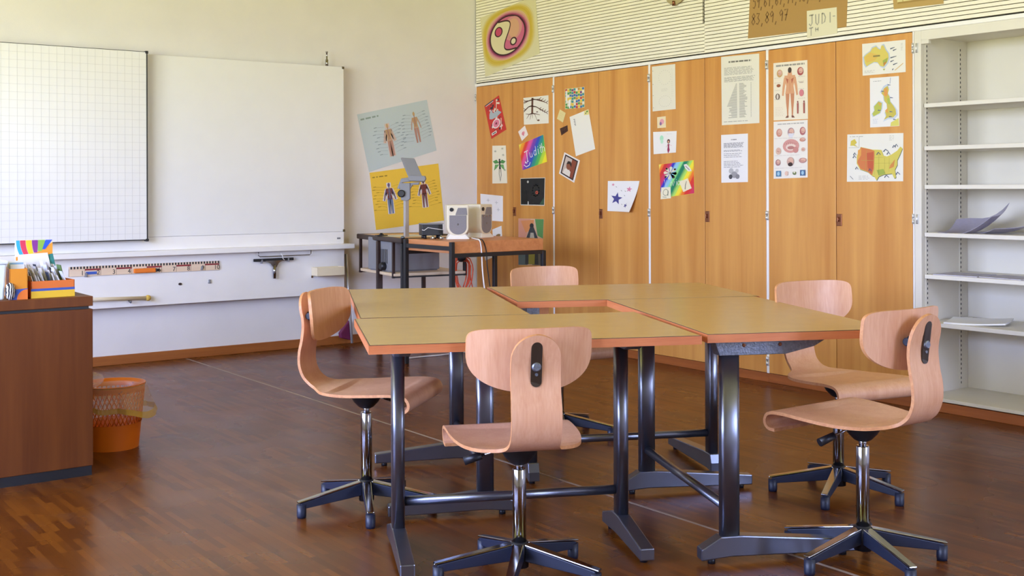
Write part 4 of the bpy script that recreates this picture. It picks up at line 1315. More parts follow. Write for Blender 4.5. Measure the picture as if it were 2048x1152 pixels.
        for a, b, c in fine:
            P = [(0, 0), (1, 0), (1, 1), (0, 1)]
            for sg, lim in ((1, a), (-1, -b)):
                Q = []
                for i in range(len(P)):
                    p, q = P[i], P[(i + 1) % len(P)]
                    fp, fq = sg * (p[0] + k * p[1]) - lim, sg * (q[0] + k * q[1]) - lim
                    if fp >= 0: Q.append(p)
                    if fp * fq < 0:
                        t_ = fp / (fp - fq); Q.append((p[0] + (q[0] - p[0]) * t_, p[1] + (q[1] - p[1]) * t_))
                P = Q
                if not P: break
            if len(P) >= 3: self.poly(P, c, up=False)
        return self
    def build(self, name, label, cat, group=None):
        me = D.meshes.new(name)
        org = (self.q[0] + self.q[2]) / 2
        me.from_pydata([tuple(p - org) for p in self.v], [], self.f)
        at = me.color_attributes.new('Col', 'FLOAT_COLOR', 'POINT')
        fl_ = []
        for c in self.c: fl_ += [c[0], c[1], c[2], 1.0]
        at.data.foreach_set('color', fl_)
        me.materials.append(M['print'])
        o = D.objects.new(name, me); COL.objects.link(o)
        o.location = org
        return tag(o, label, cat, group)
def QX(*pts, x=0.0): return [at_x(u, v, x) for u, v in pts]
def QY(*pts, y=0.0): return [at_y(u, v, y) for u, v in pts]
NY = Vector((0, -1, 0))
rnd = random.Random(11)

# ---- two school charts on the whiteboard wall
def figure(s, cx, cy, h, w, cols, halo=None):
    """small standing human chart figure; cx, cy = top of head"""
    def limb(pts, wd, c): s.stroke([(cx + x * w, cy + y * h) for x, y in pts], wd, c, up=False, taper=.6)
    hw = s.h * h
    if halo:
        s.layer += 1
        for pts, wd in (([(0, .16), (0, .5)], .26), ([(-.06, .5), (-.08, .98)], .13), ([(.06, .5), (.08, .98)], .13), ([(-.14, .2), (-.3, .55)], .11), ([(.14, .2), (.3, .55)], .11), ([(0, -.01), (0, .14)], .16)):
            s.stroke([(cx + x * w, cy + y * h) for x, y in pts], wd * hw, halo, up=False)
    s.layer += 1
    limb([(-.12, .2), (-.22, .36), (-.28, .54)], .055 * hw, cols[1]); limb([(.12, .2), (.22, .36), (.28, .54)], .055 * hw, cols[1])
    limb([(-.07, .5), (-.08, .75), (-.08, .97)], .085 * hw, cols[2]); limb([(.07, .5), (.08, .75), (.08, .97)], .085 * hw, cols[2])
    s.layer += 1
    s.poly([(cx - .16 * w, cy + .17 * h), (cx + .16 * w, cy + .17 * h), (cx + .10 * w, cy + .38 * h), (cx + .13 * w, cy + .52 * h), (cx - .13 * w, cy + .52 * h), (cx - .10 * w, cy + .38 * h)], cols[0], up=False)
    s.ell(cx, cy + .065 * h, .05 * w * 1.2, .07 * h, cols[3], 12)
    s.stroke([(cx, cy + .1 * h), (cx, cy + .5 * h)], .03 * hw, cols[2])
    for k in range(4): s.stroke([(cx - .1 * w, cy + (.22 + .05 * k) * h), (cx + .1 * w, cy + (.22 + .05 * k) * h)], .012 * hw, cols[2], up=False)
    s.stroke([(cx - .1 * w, cy + .49 * h), (cx + .1 * w, cy + .49 * h)], .04 * hw, cols[1])
def leaders(s, cx, cy, h, col, wd, far=.18):
    s.layer += 1
    for k in range(9):
        v = cy + h * (.05 + .10 * k)
        for sg in (-1, 1):
            a = cx + sg * (.045 + .01 * (k % 3)); b = a + sg * far * rnd.uniform(.5, .9)
            s.stroke([(a, v + .02), (b, v - .005 * (k % 4))], wd * .5, col, up=False)
            s.stroke([(b, v - .005), (b + sg * .04, v - .005)], wd * 1.6, col, up=False)
s = Sheet(QY((714, 229), (853.5, 199.5), (873, 301), (738, 344)), NY, '#c6d5dc', .0015)
s.lines(.03, .10, .28, .10, 1, .012, '#8fa29e', 0, rnd)
for cx, cy in ((.37, .27), (.77, .17)):
    figure(s, cx, cy, .60, .25, ['#c2a074', '#c4a594', '#b98d80', '#c9a876'], '#d8c3bc' if cx < .5 else None)
    leaders(s, cx, cy, .6, '#8a9ba6', .003, .14)
s.build('skeleton_chart', 'pale blue wall chart with two small skeleton figures on the left wall', 'poster', 'anatomy charts on the left wall')
s = Sheet(QY((739, 345.5), (876.5, 327), (888, 441), (752, 460)), NY, '#f4cc48', .0015)
s.lines(.03, .09, .24, .09, 1, .009, '#a58a32', 0, rnd)
for cx, cy in ((.245, .22), (.745, .24)):
    figure(s, cx, cy, .55 if cx < .5 else .50, .29, ['#7a3a30', '#5a4a68' if cx < .5 else '#4a2a2c', '#6a7fa6' if cx < .5 else '#7a4a4a', '#6b5a86' if cx < .5 else '#4a2420'], '#e3dfe6')
    leaders(s, cx, cy + .02, .5, '#b7932a', .003, .16)
s.build('muscle_chart', 'yellow wall chart with two small muscle figures behind the projector post', 'poster', 'anatomy charts on the left wall')

PG = 'papers pinned on the cupboard doors'
# ---- cupboard one
s = Sheet(QX((969, 212), (998, 190.5), (1013, 259), (983, 278)), color='#c8342c')
for k in range(30):
    u, v = rnd.uniform(.05, .8), rnd.uniform(.06, .92)
    a = rnd.uniform(-.9, .9); l = rnd.uniform(.1, .25)
    s.stroke([(u, v), (u + l * math.cos(a), v + l * .6 * math.sin(a))], rnd.uniform(.008, .02), rnd.choice(['#e9d9c9', '#8c2f4a', '#3a2a38', '#e8c9c4', '#a83a3a']), up=k % 4 == 0)
s.stroke([(.05, .02), (.62, .02)], .010, '#4a3550'); s.stroke([(.08, .045), (.60, .045)], .005, '#e0d6dc')
s.stroke([(.78, .12), (.62, .42)], .009, '#e8d2c0'); s.stroke([(.85, .62), (.72, .92)], .009, '#e8d2c0')
s.poly([(.2, .33), (.35, .22), (.45, .36), (.75, .36), (.95, .48), (.6, .52), (.3, .50), (.15, .45)], '#a9b4bf')
s.ell(.5, .68, .26, .13, '#ecd9dc'); s.ell(.5, .68, .20, .10, '#dd7f9c'); s.ell(.5, .68, .06, .03, '#7a2040')
s.rect(.1, .86, .42, .93, '#e9e4e0', True); s.rect(.14, .88, .38, .91, '#4a4450', True)
s.build('red_collage', 'narrow tilted red collage with a pink circle, topmost left paper on the corner cupboard', 'collage', PG)
s = Sheet(QX((1047, 196), (1097, 190.5), (1097.5, 246.5), (1048, 249.5)), color='#e9e6dc')
br_c = '#6a4638'
s.stroke([(.37, .03), (.36, .3), (.35, .62)], .024, br_c)
for sgn, v0, lst in ((-1, .10, 3), (1, .08, 4), (-1, .32, 3), (1, .34, 4)):
    for k in range(lst):
        e = (.36 + sgn * (.28 + .09 * k), v0 + .02 + .05 * k + (.1 if v0 > .2 else 0))
        s.stroke([(.36, v0), (.36 + sgn * .15, v0 + .03), e], .010, br_c, up=False, taper=.35)
        s.stroke([e, (e[0] + sgn * .08, e[1] - .05)], .005, br_c, up=False); s.stroke([e, (e[0] + sgn * .06, e[1] + .06)], .005, br_c, up=False)
for e in ((.08, .60), (.12, .78), (.26, .82), (.36, .78), (.55, .88), (.66, .68)):
    s.stroke([(.35, .60), ((.35 + e[0]) / 2, .63), e], .008, br_c, up=False, taper=.4)
s.ell(.55, .56, .04, .02, br_c); s.ell(.60, .87, .05, .03, br_c)
s.build('tree_drawing', 'drawing of a brown tree with bare branches and roots on the corner cupboard', 'drawing', PG)
s = Sheet(QX((1036.5, 263.5), (1050, 251), (1056.5, 269.5), (1044, 282)), color='#eee3e2')
s.ell(.5, .5, .22, .16, '#e79aa6'); s.ell(.46, .55, .10, .2, '#dc7f92')
s.build('pink_note', 'small tilted white note with a pink blot below the tree drawing', 'note', PG)
s = Sheet(QX((1038, 289.5), (1087, 269), (1094.5, 323.5), (1045, 341)), color='#e9d13a')
s.bands([(.14, '#f0df55'), (.30, '#ee9a2c'), (.46, '#df3f33'), (.64, '#e0559c'), (.80, '#7a3fb0'), (.96, '#2f4fc0'), (1.12, '#2a8f8c'), (1.28, '#4fb35a'), (1.42, '#b9d83f'), (1.61, '#f0e02c')], .6)
s.write('J', .14, .34, .17, .46, .0065, '#f4f2f2', 0)
for ch_, u in zip('udith', (.36, .52, .66, .76, .86)): s.write(ch_, u, .30 + (.36 - u) * .06, .13, .34, .0055, '#f4f2f2')
s.stroke([(.10, .82), (.18, .92), (.30, .90), (.36, .80)], .006, '#f4f2f2'); s.ell(.17, .76, .02, .02, '#f4f2f2'); s.ell(.28, .74, .02, .02, '#f4f2f2')
s.build('rainbow_name_card', 'rainbow striped card with a white handwritten name and smile on the corner cupboard', 'drawing', PG)
s = Sheet(QX((985.5, 291.5), (1012, 291), (1015, 366.5), (985.5, 367)), color='#ede6d2', off=.004)
for cx, cy in ((.22, .15), (.75, .08), (.8, .25), (.88, .65)):
    for k in range(4):
        a = k * math.pi / 4
        s.stroke([(cx - .1 * math.cos(a), cy - .035 * math.sin(a)), (cx + .1 * math.cos(a), cy + .035 * math.sin(a))], .0018, '#7d8470', up=False)
for sg in (-1, 1):
    s.poly([(.5, .46), (.5 + sg * .2, .37), (.5 + sg * .52 * .9, .42), (.5 + sg * .3, .48)], '#4f8f4c'); s.poly([(.5, .50), (.5 + sg * .3, .50), (.5 + sg * .38, .66), (.5 + sg * .2, .60)], '#6aa35c')
s.ell(.53, .375, .06, .025, '#1c1a22'); s.poly([(.46, .40), (.6, .40), (.58, .52), (.62, .62), (.48, .62), (.5, .52)], '#201d26')
s.stroke([(.5, .62), (.48, .75), (.55, .92)], .006, '#23202a', taper=.5); s.stroke([(.6, .62), (.63, .78), (.55, .95)], .006, '#23202a', taper=.5)
s.build('winged_figure_panel', 'tall cream panel with a dark figure with green leaf wings', 'drawing', PG)
s = Sheet(QX((1041, 356.5), (1090.5, 355), (1089, 411.5), (1041.5, 410.5)), color='#d9d6c8')
s.rect(.015, .02, .985, .97, '#17191c', True)
for k in range(12):
    a = 2 * math.pi * k / 12
    s.ell(.64 + .13 * math.cos(a), .46 + .20 * math.sin(a), .022, .028, '#c9c9c2', 8, up=False)
for k in range(26): s.ell(rnd.uniform(.05, .95), rnd.uniform(.06, .94), rnd.uniform(.005, .014), rnd.uniform(.005, .02), rnd.choice(['#5d6a60', '#8d9a96', '#6a4a44', '#39473f']), 6, up=False)
for k in range(5): s.stroke([(.04 + .05 * k, .95), (.10 + .05 * k, .7), (.06 + .06 * k, .45)], .0018, rnd.choice(['#4f6a66', '#7a8288', '#53423c']), up=False)
s.ell(.31, .14, .04, .045, '#b9b9ae'); s.poly([(.3, .96), (.31, .85), (.34, .85), (.35, .96)], '#cfcfc8'); s.ell(.68, .53, .055, .06, '#c8523c'); s.ell(.68, .53, .025, .03, '#2a1818')
s.poly([(.8, .95), (.98, .7), (.98, .95)], '#35543e')
s.build('space_picture', 'square black picture with a ring of pale dots on the corner cupboard', 'picture', PG)
s = Sheet(QX((961, 387.5), (1006, 392), (1006, 443), (962, 440)), color='#eeebee')
for cx, cy in ((.35, .22), (.72, .28), (.8, .55)):
    s.stroke([(cx - .07, cy), (cx + .07, cy)], .002, '#8b8a96'); s.stroke([(cx, cy - .07), (cx, cy + .07)], .003, '#77768a', up=False)
s.build('white_drawing', 'white sheet with faint small marks behind the right speaker', 'drawing', PG)
s = Sheet(QX((985, 459), (1003, 451.5), (1004.5, 474), (986, 477)), color='#e8e6e4')
s.ell(.6, .78, .25, .13, '#8a6a3c')
s.build('white_scrap', 'small white scrap with a brown spot just above the side table top', 'note', PG)
s = Sheet(QX((1037, 437), (1088, 438), (1084, 531), (1037, 530)), color='#d9b79c')
s.poly([(.0, .0), (.5, .0), (.35, .35), (.15, .6), (0, .6)], '#d99a86'); s.poly([(.1, .05), (.62, .02), (.6, .22), (.3, .3)], '#e0955e'); s.poly([(.66, .0), (1, .0), (1, .42), (.78, .36)], '#5f9a5a'); s.poly([(0, .5), (.35, .45), (.4, 1), (0, 1)], '#5d7078'); s.poly([(.6, .5), (1, .45), (1, 1), (.6, 1)], '#6c6a60')
s.poly([(.45, .95), (.55, .95), (.6, .6), (.4, .6)], '#8a8a3c')
s.ell(.54, .15, .08, .055, '#2c2c33'); s.poly([(.48, .18), (.62, .18), (.80, .42), (.86, .98), (.30, .98), (.30, .46)], '#3a3f46'); s.poly([(.5, .3), (.62, .3), (.68, .46), (.46, .46)], '#b9b5a8'); s.poly([(.44, .55), (.7, .55), (.7, .98), (.44, .98)], '#96913f')
s.build('cloaked_figure_painting', 'painting of a dark cloaked figure, partly behind the side table', 'painting', PG)
s = Sheet(QX((966, 498), (1010, 493), (1004, 507), (971, 521)), color='#e4e2e6')
s.stroke([(.3, .5), (.5, .6)], .003, '#8a8a96')
s.build('white_slip', 'white slip hanging on the cupboard below the side table top', 'note', PG)
# ---- cupboard two
s = Sheet(QX((1130, 178), (1169, 173.5), (1169.5, 215), (1130.5, 218.5)), color='#d9cfa0')
cs_ = ['#c23a4a', '#3f6fb4', '#e3c341', '#4f9a56', '#7a3f86', '#e6e3da', '#3c8f9a', '#c98a3a']
for i in range(9):
    for j in range(7):
        s.rect(.02 + i * .108, .02 + j * .14 + .03 * (i % 2), .02 + (i + .92) * .108, .02 + (j + .9) * .14 + .03 * (i % 2) - .02, rnd.choice(cs_))
s.poly([(.06, .1), (.12, .1), (.12, .7), (.05, .75)], '#eceae6'); s.poly([(.2, .55), (.32, .55), (.26, .95), (.2, .98)], '#f0eef0')
s.build('patchwork_picture', 'small square picture of many coloured blocks high on the second cupboard', 'picture', PG)
s = Sheet(QX((1120, 219), (1131.5, 226), (1126, 245), (1114, 237.5)), color='#e4d69c')
s.lines(.2, .3, .8, .7, 3, .0012, '#cdbf86', .2, rnd)
s.build('cream_note', 'small blank cream note tilted below the patchwork picture', 'note', PG)
s = Sheet(QX((1120, 257), (1135, 250.5), (1136, 262), (1123, 271)), color='#45261c')
for k in range(6): s.ell(rnd.uniform(.15, .85), rnd.uniform(.2, .8), .1, .12, rnd.choice(['#6a3d2a', '#2a1712', '#7d4a34']), 8, up=False)
s.build('dark_photo', 'tiny dark brown photo on the second cupboard', 'photo', PG)
s = Sheet(QX((1139.5, 234), (1177, 218.5), (1190.5, 298), (1152, 312.5)), color='#eceae4')
s.poly([(.78, .0), (1, .0), (1, .13), (.74, .10)], '#e0d98a'); s.ell(.92, .04, .05, .02, '#5f8a4a'); s.ell(.84, .07, .03, .015, '#4a5a6a')
for k in range(6): s.stroke([(.18 + .02 * (k % 2), .10 + .03 * k), (.26, .11 + .03 * k)], .004, '#5b6068', up=k == 0)
s.build('letter_sheet', 'large tilted white letter sheet with a yellow corner on the second cupboard', 'letter', PG)
s = Sheet(QX((1129, 304.5), (1160, 321), (1148.5, 365.5), (1118, 347)), color='#ece6e2')
s.rect(.09, .06, .91, .94, '#3b2a2c', True); s.rect(.16, .12, .84, .88, '#c9b8ae', True); s.rect(.56, .12, .84, .88, '#8a4630', True)
s.poly([(.22, .88), (.26, .66), (.44, .58), (.64, .66), (.66, .88)], '#e4dcd4'); s.ell(.46, .46, .15, .17, '#8a5038'); s.poly([(.30, .44), (.34, .28), (.50, .24), (.60, .32), (.62, .46), (.48, .36)], '#2e1f1c')
s.build('portrait_photo', 'tilted framed photo of a dark-haired person in a white shirt', 'photo', PG)
curl = lambda u, v: .040 * max(0, (u * .62 + v * .62 - .70)) ** 1.6 * 3.0
s = Sheet(QX((1216, 362), (1279, 362), (1268, 424), (1215, 422)), color='#eeedef', curl=curl, res=12)
def star(s, cx, cy, r, c, rot=0, asp=1.0):
    P = []
    for k in range(10):
        a = rot + math.pi * k / 5 - math.pi / 2
        q = r if k % 2 == 0 else r * .42
        P.append((cx + q * math.cos(a), cy + q * asp * math.sin(a)))
    s.poly(P, c)
star(s, .32, .58, .21, '#47478f', .15); star(s, .72, .27, .10, '#d987a6', .1); star(s, .18, .12, .055, '#d98aa4'); star(s, .70, .80, .08, '#55508c', .3)
for u, v in ((.27, .18), (.45, .30), (.58, .32), (.57, .46), (.52, .75)): s.stroke([(u, v), (u + .04, v + .03)], .003, '#6b6f6a', up=False)
s.build('starfish_paper', 'white paper with blue and pink stars and a curled lower corner', 'drawing', PG)
# ---- cupboard three
s = Sheet(QX((1304, 133.5), (1350.5, 128), (1351.5, 218), (1305.5, 223)), color='#e4e0d3')
for cy, r in ((.27, .16), (.80, .12)):
    for k in range(18):
        a = 2 * math.pi * k / 18
        s.ell(.55 + .26 * math.cos(a), cy + r * math.sin(a), .012, .007, '#b4b2aa', 6, up=False)
s.lines(.40, .52, .70, .57, 3, .0016, '#c2bfb4', .4, rnd); s.lines(.83, .1, .92, .7, 14, .0014, '#c6c3b8', .4, rnd)
for v in (.1, .4, .65, .92): s.ell(.04, v, .016, .009, '#8d8a82', 8)
s.build('circle_worksheet', 'pale worksheet with faint dotted circles at the top of the third cupboard', 'worksheet', PG)
s = Sheet(QX((1314.5, 234.5), (1331.5, 232.5), (1332, 255), (1315, 256.5)), color='#ead9b2')
s.ell(.55, .45, .25, .25, '#e5a0b0'); s.ell(.4, .62, .13, .16, '#8f6f9a')
s.build('pink_card', 'tiny cream card with a pink shape below the dotted worksheet', 'card', PG)
s = Sheet(QX((1306.5, 264), (1353.5, 262), (1352, 305), (1307.5, 308.5)), color='#eceaea')
s.ell(.37, .3, .08, .13, '#a9dfc4'); s.ell(.38, .45, .06, .10, '#b9e4cc')
s.ell(.67, .46, .065, .10, '#54302a'); s.ell(.67, .48, .035, .055, '#d9a58a'); s.poly([(.63, .58), (.71, .58), (.70, .72), (.73, .86), (.68, .99), (.65, .99), (.62, .85), (.64, .72)], '#9a2f56'); s.stroke([(.63, .62), (.57, .72)], .002, '#c98f78'); s.stroke([(.71, .62), (.82, .66)], .002, '#e0a8b8')
s.lines(.6, .12, .8, .12, 1, .0014, '#aaa6b2', 0, rnd)
s.build('girl_drawing', 'white drawing of a small figure in a dark pink dress', 'drawing', PG)
s = Sheet(QX((1318, 329), (1387.5, 320), (1389.5, 387), (1322, 396)), color='#e9d13a')
s.bands([(.10, '#f0df6a'), (.18, '#ee7a30'), (.32, '#cf2f33'), (.42, '#c8326a'), (.52, '#2a35c0'), (.66, '#8cc4e8'), (.74, '#8fe08a'), (.92, '#0f7f5f'), (1.0, '#a9dc6a'), (1.17, '#f2e23a'), (1.27, '#f07a2a'), (1.45, '#d9332f'), (1.60, '#cf2f60')], .57)
fl_ = '#ddd9bf'
for a in range(8):
    q = a * math.pi / 4 + .2
    s.poly([(.32, .30), (.32 + .17 * math.cos(q - .28), .30 + .17 * math.sin(q - .28)), (.32 + .20 * math.cos(q), .30 + .20 * math.sin(q)), (.32 + .17 * math.cos(q + .28), .30 + .17 * math.sin(q + .28))], fl_, up=False)
    if a % 2: s.ell(.32 + .17 * math.cos(q), .30 + .17 * math.sin(q), .035, .03, '#1c1c1e', 8)
s.ell(.32, .30, .03, .03, '#6b6a4a')
s.poly([(.72, .10), (.80, .09), (.90, .22), (.94, .32), (.84, .32), (.76, .22)], '#e4e0dc'); s.stroke([(.77, .15), (.88, .28)], .004, '#55525c')
for ch_, u in zip('Vivian', (.12, .27, .34, .44, .50, .60)):
    s.write(ch_, u, .47, .11, .22, .0032, '#e8eee8')
s.build('rainbow_flower_card', 'rainbow striped card with a white flower and name on the third cupboard', 'drawing', PG)
s = Sheet(QX((1359.5, 364), (1376, 356.5), (1384, 376.5), (1367.5, 384)), color='#ece2c4', off=.004)
s.stroke([(.3, .85), (.5, .5), (.78, .2)], .008, '#8d8878', taper=.6)
s.build('feather_note', 'small cream note with a grey feather stuck on the flower card', 'note', PG)
s = Sheet(QX((1323.5, 375), (1341.5, 374), (1342.5, 396.5), (1322, 398.5)), color='#ece6cc', off=.004)
s.ell(.5, .45, .30, .30, '#9fa08c', 14); s.ell(.5, .45, .24, .24, '#ece6cc', 14); s.stroke([(.75, .3), (.72, .75)], .006, '#5c6b5a'); s.stroke([(.2, .82), (.6, .88)], .003, '#8a8670')
s.build('sketch_note', 'small cream note with a round sketch at the lower left of the flower card', 'note', PG)
s = Sheet(QX((1442.5, 114), (1518.5, 107), (1519, 246), (1444, 250.5)), color='#e6e2d4')
s.lines(.20, .085, .80, .085, 1, .010, '#77746c', 0, rnd)
s.lines(.08, .17, .88, .27, 7, .0030, '#a3a098', .1, rnd); s.lines(.08, .31, .90, .37, 5, .0030, '#a3a098', .1, rnd)
s.layer += 1
for k in range(30):
    v = .41 + k * .0168
    l = .03 + .24 * (k / 19) if k < 20 else .24 - .1 * rnd.random()
    s.stroke([(.42 - l, v), (.42, v)], .0035, '#a09d95', up=False)
    s.stroke([(.48, v), (.48 + rnd.uniform(.10, .22), v)], .0035, '#a09d95', up=False)
    s.stroke([(.78, v), (.80, v)], .0035, '#aaa79e', up=False)
s.lines(.06, .955, .70, .955, 1, .003, '#8f8c84', 0, rnd)
s.build('typed_list', 'long typed cream list with a number triangle on the third cupboard', 'document', PG)
s = Sheet(QX((1442.5, 270), (1496, 267), (1496, 364), (1443, 365.5)), color='#ebe9ee')
s.lines(.38, .11, .58, .11, 1, .006, '#6f6d78', 0, rnd)
s.lines(.10, .18, .86, .27, 6, .0030, '#8b8994', .1, rnd); s.lines(.10, .33, .8, .35, 2, .003, '#8b8994', .2, rnd); s.lines(.10, .40, .82, .47, 3, .003, '#8b8994', .2, rnd); s.lines(.10, .56, .84, .68, 5, .003, '#8b8994', .3, rnd)
for (u, v, ru, rv, c) in ((.38, .76, .09, .06, '#b9b8be'), (.5, .84, .12, .07, '#9a99a2'), (.36, .88, .07, .05, '#4a4a52'), (.62, .88, .08, .05, '#86858e'), (.60, .76, .06, .04, '#c6c5ca')): s.ell(u, v, ru, rv, c, 12)
s.build('typed_letter', 'white typed letter with a grey printed ornament at its foot', 'document', PG)
# ---- cupboard four
def head(s, u, v, r, c, asp=1.0):
    s.ell(u, v, r, r * asp, c, 14); s.ell(u + r * .15, v - r * asp * .15, r * .7, r * asp * .65, '#dbb0a2', 12); s.stroke([(u - r * .5, v), (u + r * .4, v + r * asp * .2)], .002, '#9a5a50')
s = Sheet(QX((1547, 126.5), (1615, 120), (1616, 238), (1547.5, 241)), color='#ece3d2')
s.lines(.08, .055, .92, .055, 1, .010, '#9a968e', 0, rnd)
sk, sk2 = '#d9a27c', '#c98a66'
cx = .49
s.layer += 1
for sg in (-1, 1):
    s.stroke([(cx + sg * .13, .27), (cx + sg * .18, .42), (cx + sg * .21, .58)], .022, sk, up=False, taper=.6)
    s.poly([(cx + sg * .01, .52), (cx + sg * .13, .52), (cx + sg * .115, .70), (cx + sg * .095, .82), (cx + sg * .085, .94), (cx + sg * .05, .94), (cx + sg * .045, .82), (cx + sg * .03, .70)], sk2, up=False)
    s.poly([(cx + sg * .04, .93), (cx + sg * .10, .93), (cx + sg * .14, .965), (cx + sg * .05, .965)], '#8a5a4c', up=False)
s.poly([(cx - .16, .235), (cx + .16, .235), (cx + .13, .34), (cx + .105, .42), (cx + .135, .55), (cx - .135, .55), (cx - .105, .42), (cx - .13, .34)], sk)
s.poly([(cx - .05, .17), (cx + .05, .17), (cx + .07, .24), (cx - .07, .24)], sk); s.ell(cx, .145, .055, .05, '#4a3a34'); s.stroke([(cx, .26), (cx, .52)], .003, sk2)
s.poly([(cx - .12, .28), (cx - .04, .30), (cx - .06, .38)], '#b8684e'); s.poly([(cx + .12, .28), (cx + .04, .30), (cx + .06, .38)], '#b8684e')
head(s, .19, .19, .085, '#c9a06a', .8); head(s, .80, .18, .09, '#a84f50', .8); s.ell(.16, .40, .06, .028, '#9a5a3c'); s.ell(.13, .59, .065, .055, '#6d5a52'); s.ell(.13, .59, .03, .045, '#d9cfc4'); s.ell(.83, .55, .065, .06, '#d4808a'); s.ell(.83, .37, .07, .012, '#c2b2a8')
for u in (.72, .9):
    s.ell(u, .70, .018, .018, '#8a3f40'); s.poly([(u - .025, .72), (u + .025, .72), (u + .02, .90), (u - .02, .90)], '#a85a52', up=False)
s.lines(.06, .78, .32, .92, 6, .0016, '#d0bfb0', .3, rnd)
for v in (.27, .35, .48, .64): s.lines(.04, v, .24, v, 1, .0018, '#b5aea4', .2, rnd); s.lines(.74, v + .0, .95, v, 1, .0018, '#b5aea4', .2, rnd)
s.build('body_chart', 'upright anatomy chart with one standing figure seen from behind', 'poster', PG)
s = Sheet(QX((1547.5, 243.5), (1615.5, 239.5), (1615.5, 355), (1547.5, 357.5)), color='#ebe6e2')
s.lines(.12, .05, .90, .05, 1, .006, '#b0aeb0', 0, rnd)
head(s, .17, .20, .09, '#c98f80', .8); head(s, .52, .20, .10, '#b08f9a', .8); s.poly([(.44, .22), (.62, .22), (.55, .30), (.46, .28)], '#d9d9e8'); head(s, .86, .19, .085, '#b06a70', .85)
s.ell(.52, .44, .24, .12, '#d49a96', 20); s.ell(.52, .46, .15, .06, '#e6cfc8', 16); s.ell(.66, .51, .08, .055, '#c98a86'); s.ell(.52, .47, .10, .03, '#b57a78')
for k in range(7): s.stroke([(.33 + .055 * k, .36 + .012 * abs(k - 3)), (.35 + .055 * k, .41)], .003, '#b06f70', up=False)
head(s, .15, .52, .08, '#d8b8a8', .8); head(s, .86, .34, .085, '#c48a7a', .4); head(s, .88, .51, .06, '#d4b4a4', .6)
head(s, .14, .72, .075, '#a8787a', .75); head(s, .51, .71, .105, '#caa9a2', .75); s.ell(.51, .76, .07, .035, '#3a2a2c'); head(s, .87, .70, .11, '#b98a8a', .42)
for u, c in ((.16, '#4f7fa8'), (.87, '#4a6a9a')): s.rect(u - .075, .865, u + .075, .965, c, True); s.ell(u, .915, .04, .035, '#9fc4dc', 10)
s.ell(.40, .915, .05, .04, '#e2c0b4'); s.ell(.63, .915, .05, .03, '#6a7a4a'); s.ell(.63, .90, .02, .02, '#e8e4dc')
for v in (.30, .60, .82): s.lines(.05, v, .95, v, 1, .0016, '#c2babc', .2, rnd)
s.build('brain_chart', 'anatomy chart with a large pink brain, below the standing figure chart', 'poster', PG)
s = Sheet(QX((1724.5, 88), (1811, 79.5), (1811.5, 144), (1725.5, 151.5)), color='#e9e7e0')
aus = [(.04, .42), (.10, .34), (.20, .26), (.24, .16), (.33, .12), (.38, .20), (.43, .24), (.45, .12), (.50, .10), (.55, .26), (.61, .38), (.62, .52), (.58, .66), (.50, .78), (.42, .74), (.36, .62), (.28, .60), (.18, .66), (.10, .72), (.06, .62)]
s.poly([((u - .33) * 1.10 + .33, (v - .42) * 1.12 + .42) for u, v in aus], '#b9c6dc'); s.poly(aus, '#d8c765')
s.poly([(.05, .44), (.2, .3), (.4, .4), (.3, .55), (.1, .6)], '#dcb85a'); s.poly([(.48, .58), (.6, .5), (.58, .64), (.50, .76)], '#9fae52'); s.poly([(.50, .66), (.57, .62), (.51, .76)], '#c8803f'); s.poly([(.48, .84), (.54, .84), (.51, .90)], '#a9b45a')
s.stroke([(.26, .42), (.42, .42)], .008, '#8a7f4a')
for u, v, l in ((.66, .24, .1), (.72, .30, .08), (.66, .52, .14), (.66, .64, .08), (.72, .74, .1), (.70, .90, .03)): s.stroke([(u, v), (u + l, v - .04)], .007, '#5c6678', up=False, taper=.4)
s.stroke([(.76, .92), (.95, .72)], .004, '#d8b878'); s.lines(.05, .86, .3, .92, 3, .002, '#bdbab2', .3, rnd); s.lines(.9, .1, .96, .3, 6, .002, '#bdbab2', .3, rnd)
s.build('australia_map', 'map of the yellow southern continent at the top of the fourth cupboard', 'map', PG)
s = Sheet(QX((1740, 156.5), (1798, 152), (1799, 252), (1740.5, 255)), color='#e9e8ea')
gb = [(.50, .22), (.62, .18), (.66, .26), (.62, .34), (.68, .40), (.70, .50), (.80, .58), (.88, .66), (.90, .76), (.80, .82), (.62, .82), (.48, .86), (.56, .78), (.52, .70), (.60, .66), (.58, .54), (.50, .48), (.48, .38), (.40, .32)]
ir = [(.14, .58), (.30, .48), (.42, .52), (.40, .64), (.34, .72), (.12, .78), (.08, .72), (.16, .66)]
for q, c in ((gb, '#c4cfe4'), (ir, '#c4cfe4')):
    mu = sum(u for u, v in q) / len(q); mv = sum(v for u, v in q) / len(q)
    s.poly([((u - mu) * 1.22 + mu, (v - mv) * 1.12 + mv) for u, v in q], c, up=c is None)
s.poly(gb, '#c9bb57'); s.poly(ir, '#b9bf58', up=False)
s.poly([(.50, .24), (.6, .22), (.62, .34), (.56, .40), (.48, .36)], '#dc9a52'); s.poly([(.60, .44), (.68, .42), (.70, .56), (.62, .54)], '#a9bb55'); s.poly([(.52, .68), (.62, .62), (.62, .74)], '#d9a252'); s.poly([(.26, .50), (.40, .52), (.36, .58)], '#d8a858'); s.poly([(.72, .92), (.98, .84), (1, 1), (.7, 1)], '#d8d06a')
for u, v in ((.70, .42), (.28, .66), (.68, .70), (.66, .80), (.80, .86), (.40, .28), (.62, .16)): s.stroke([(u, v), (u + .10, v + .01)], .006, '#5a6384', up=False, taper=.4)
s.stroke([(.72, .02), (.70, .14)], .003, '#8f9ab8'); s.lines(.12, .07, .4, .07, 1, .003, '#a9a8b0', 0, rnd); s.lines(.1, .84, .3, .92, 4, .002, '#b9c0d4', .3, rnd)
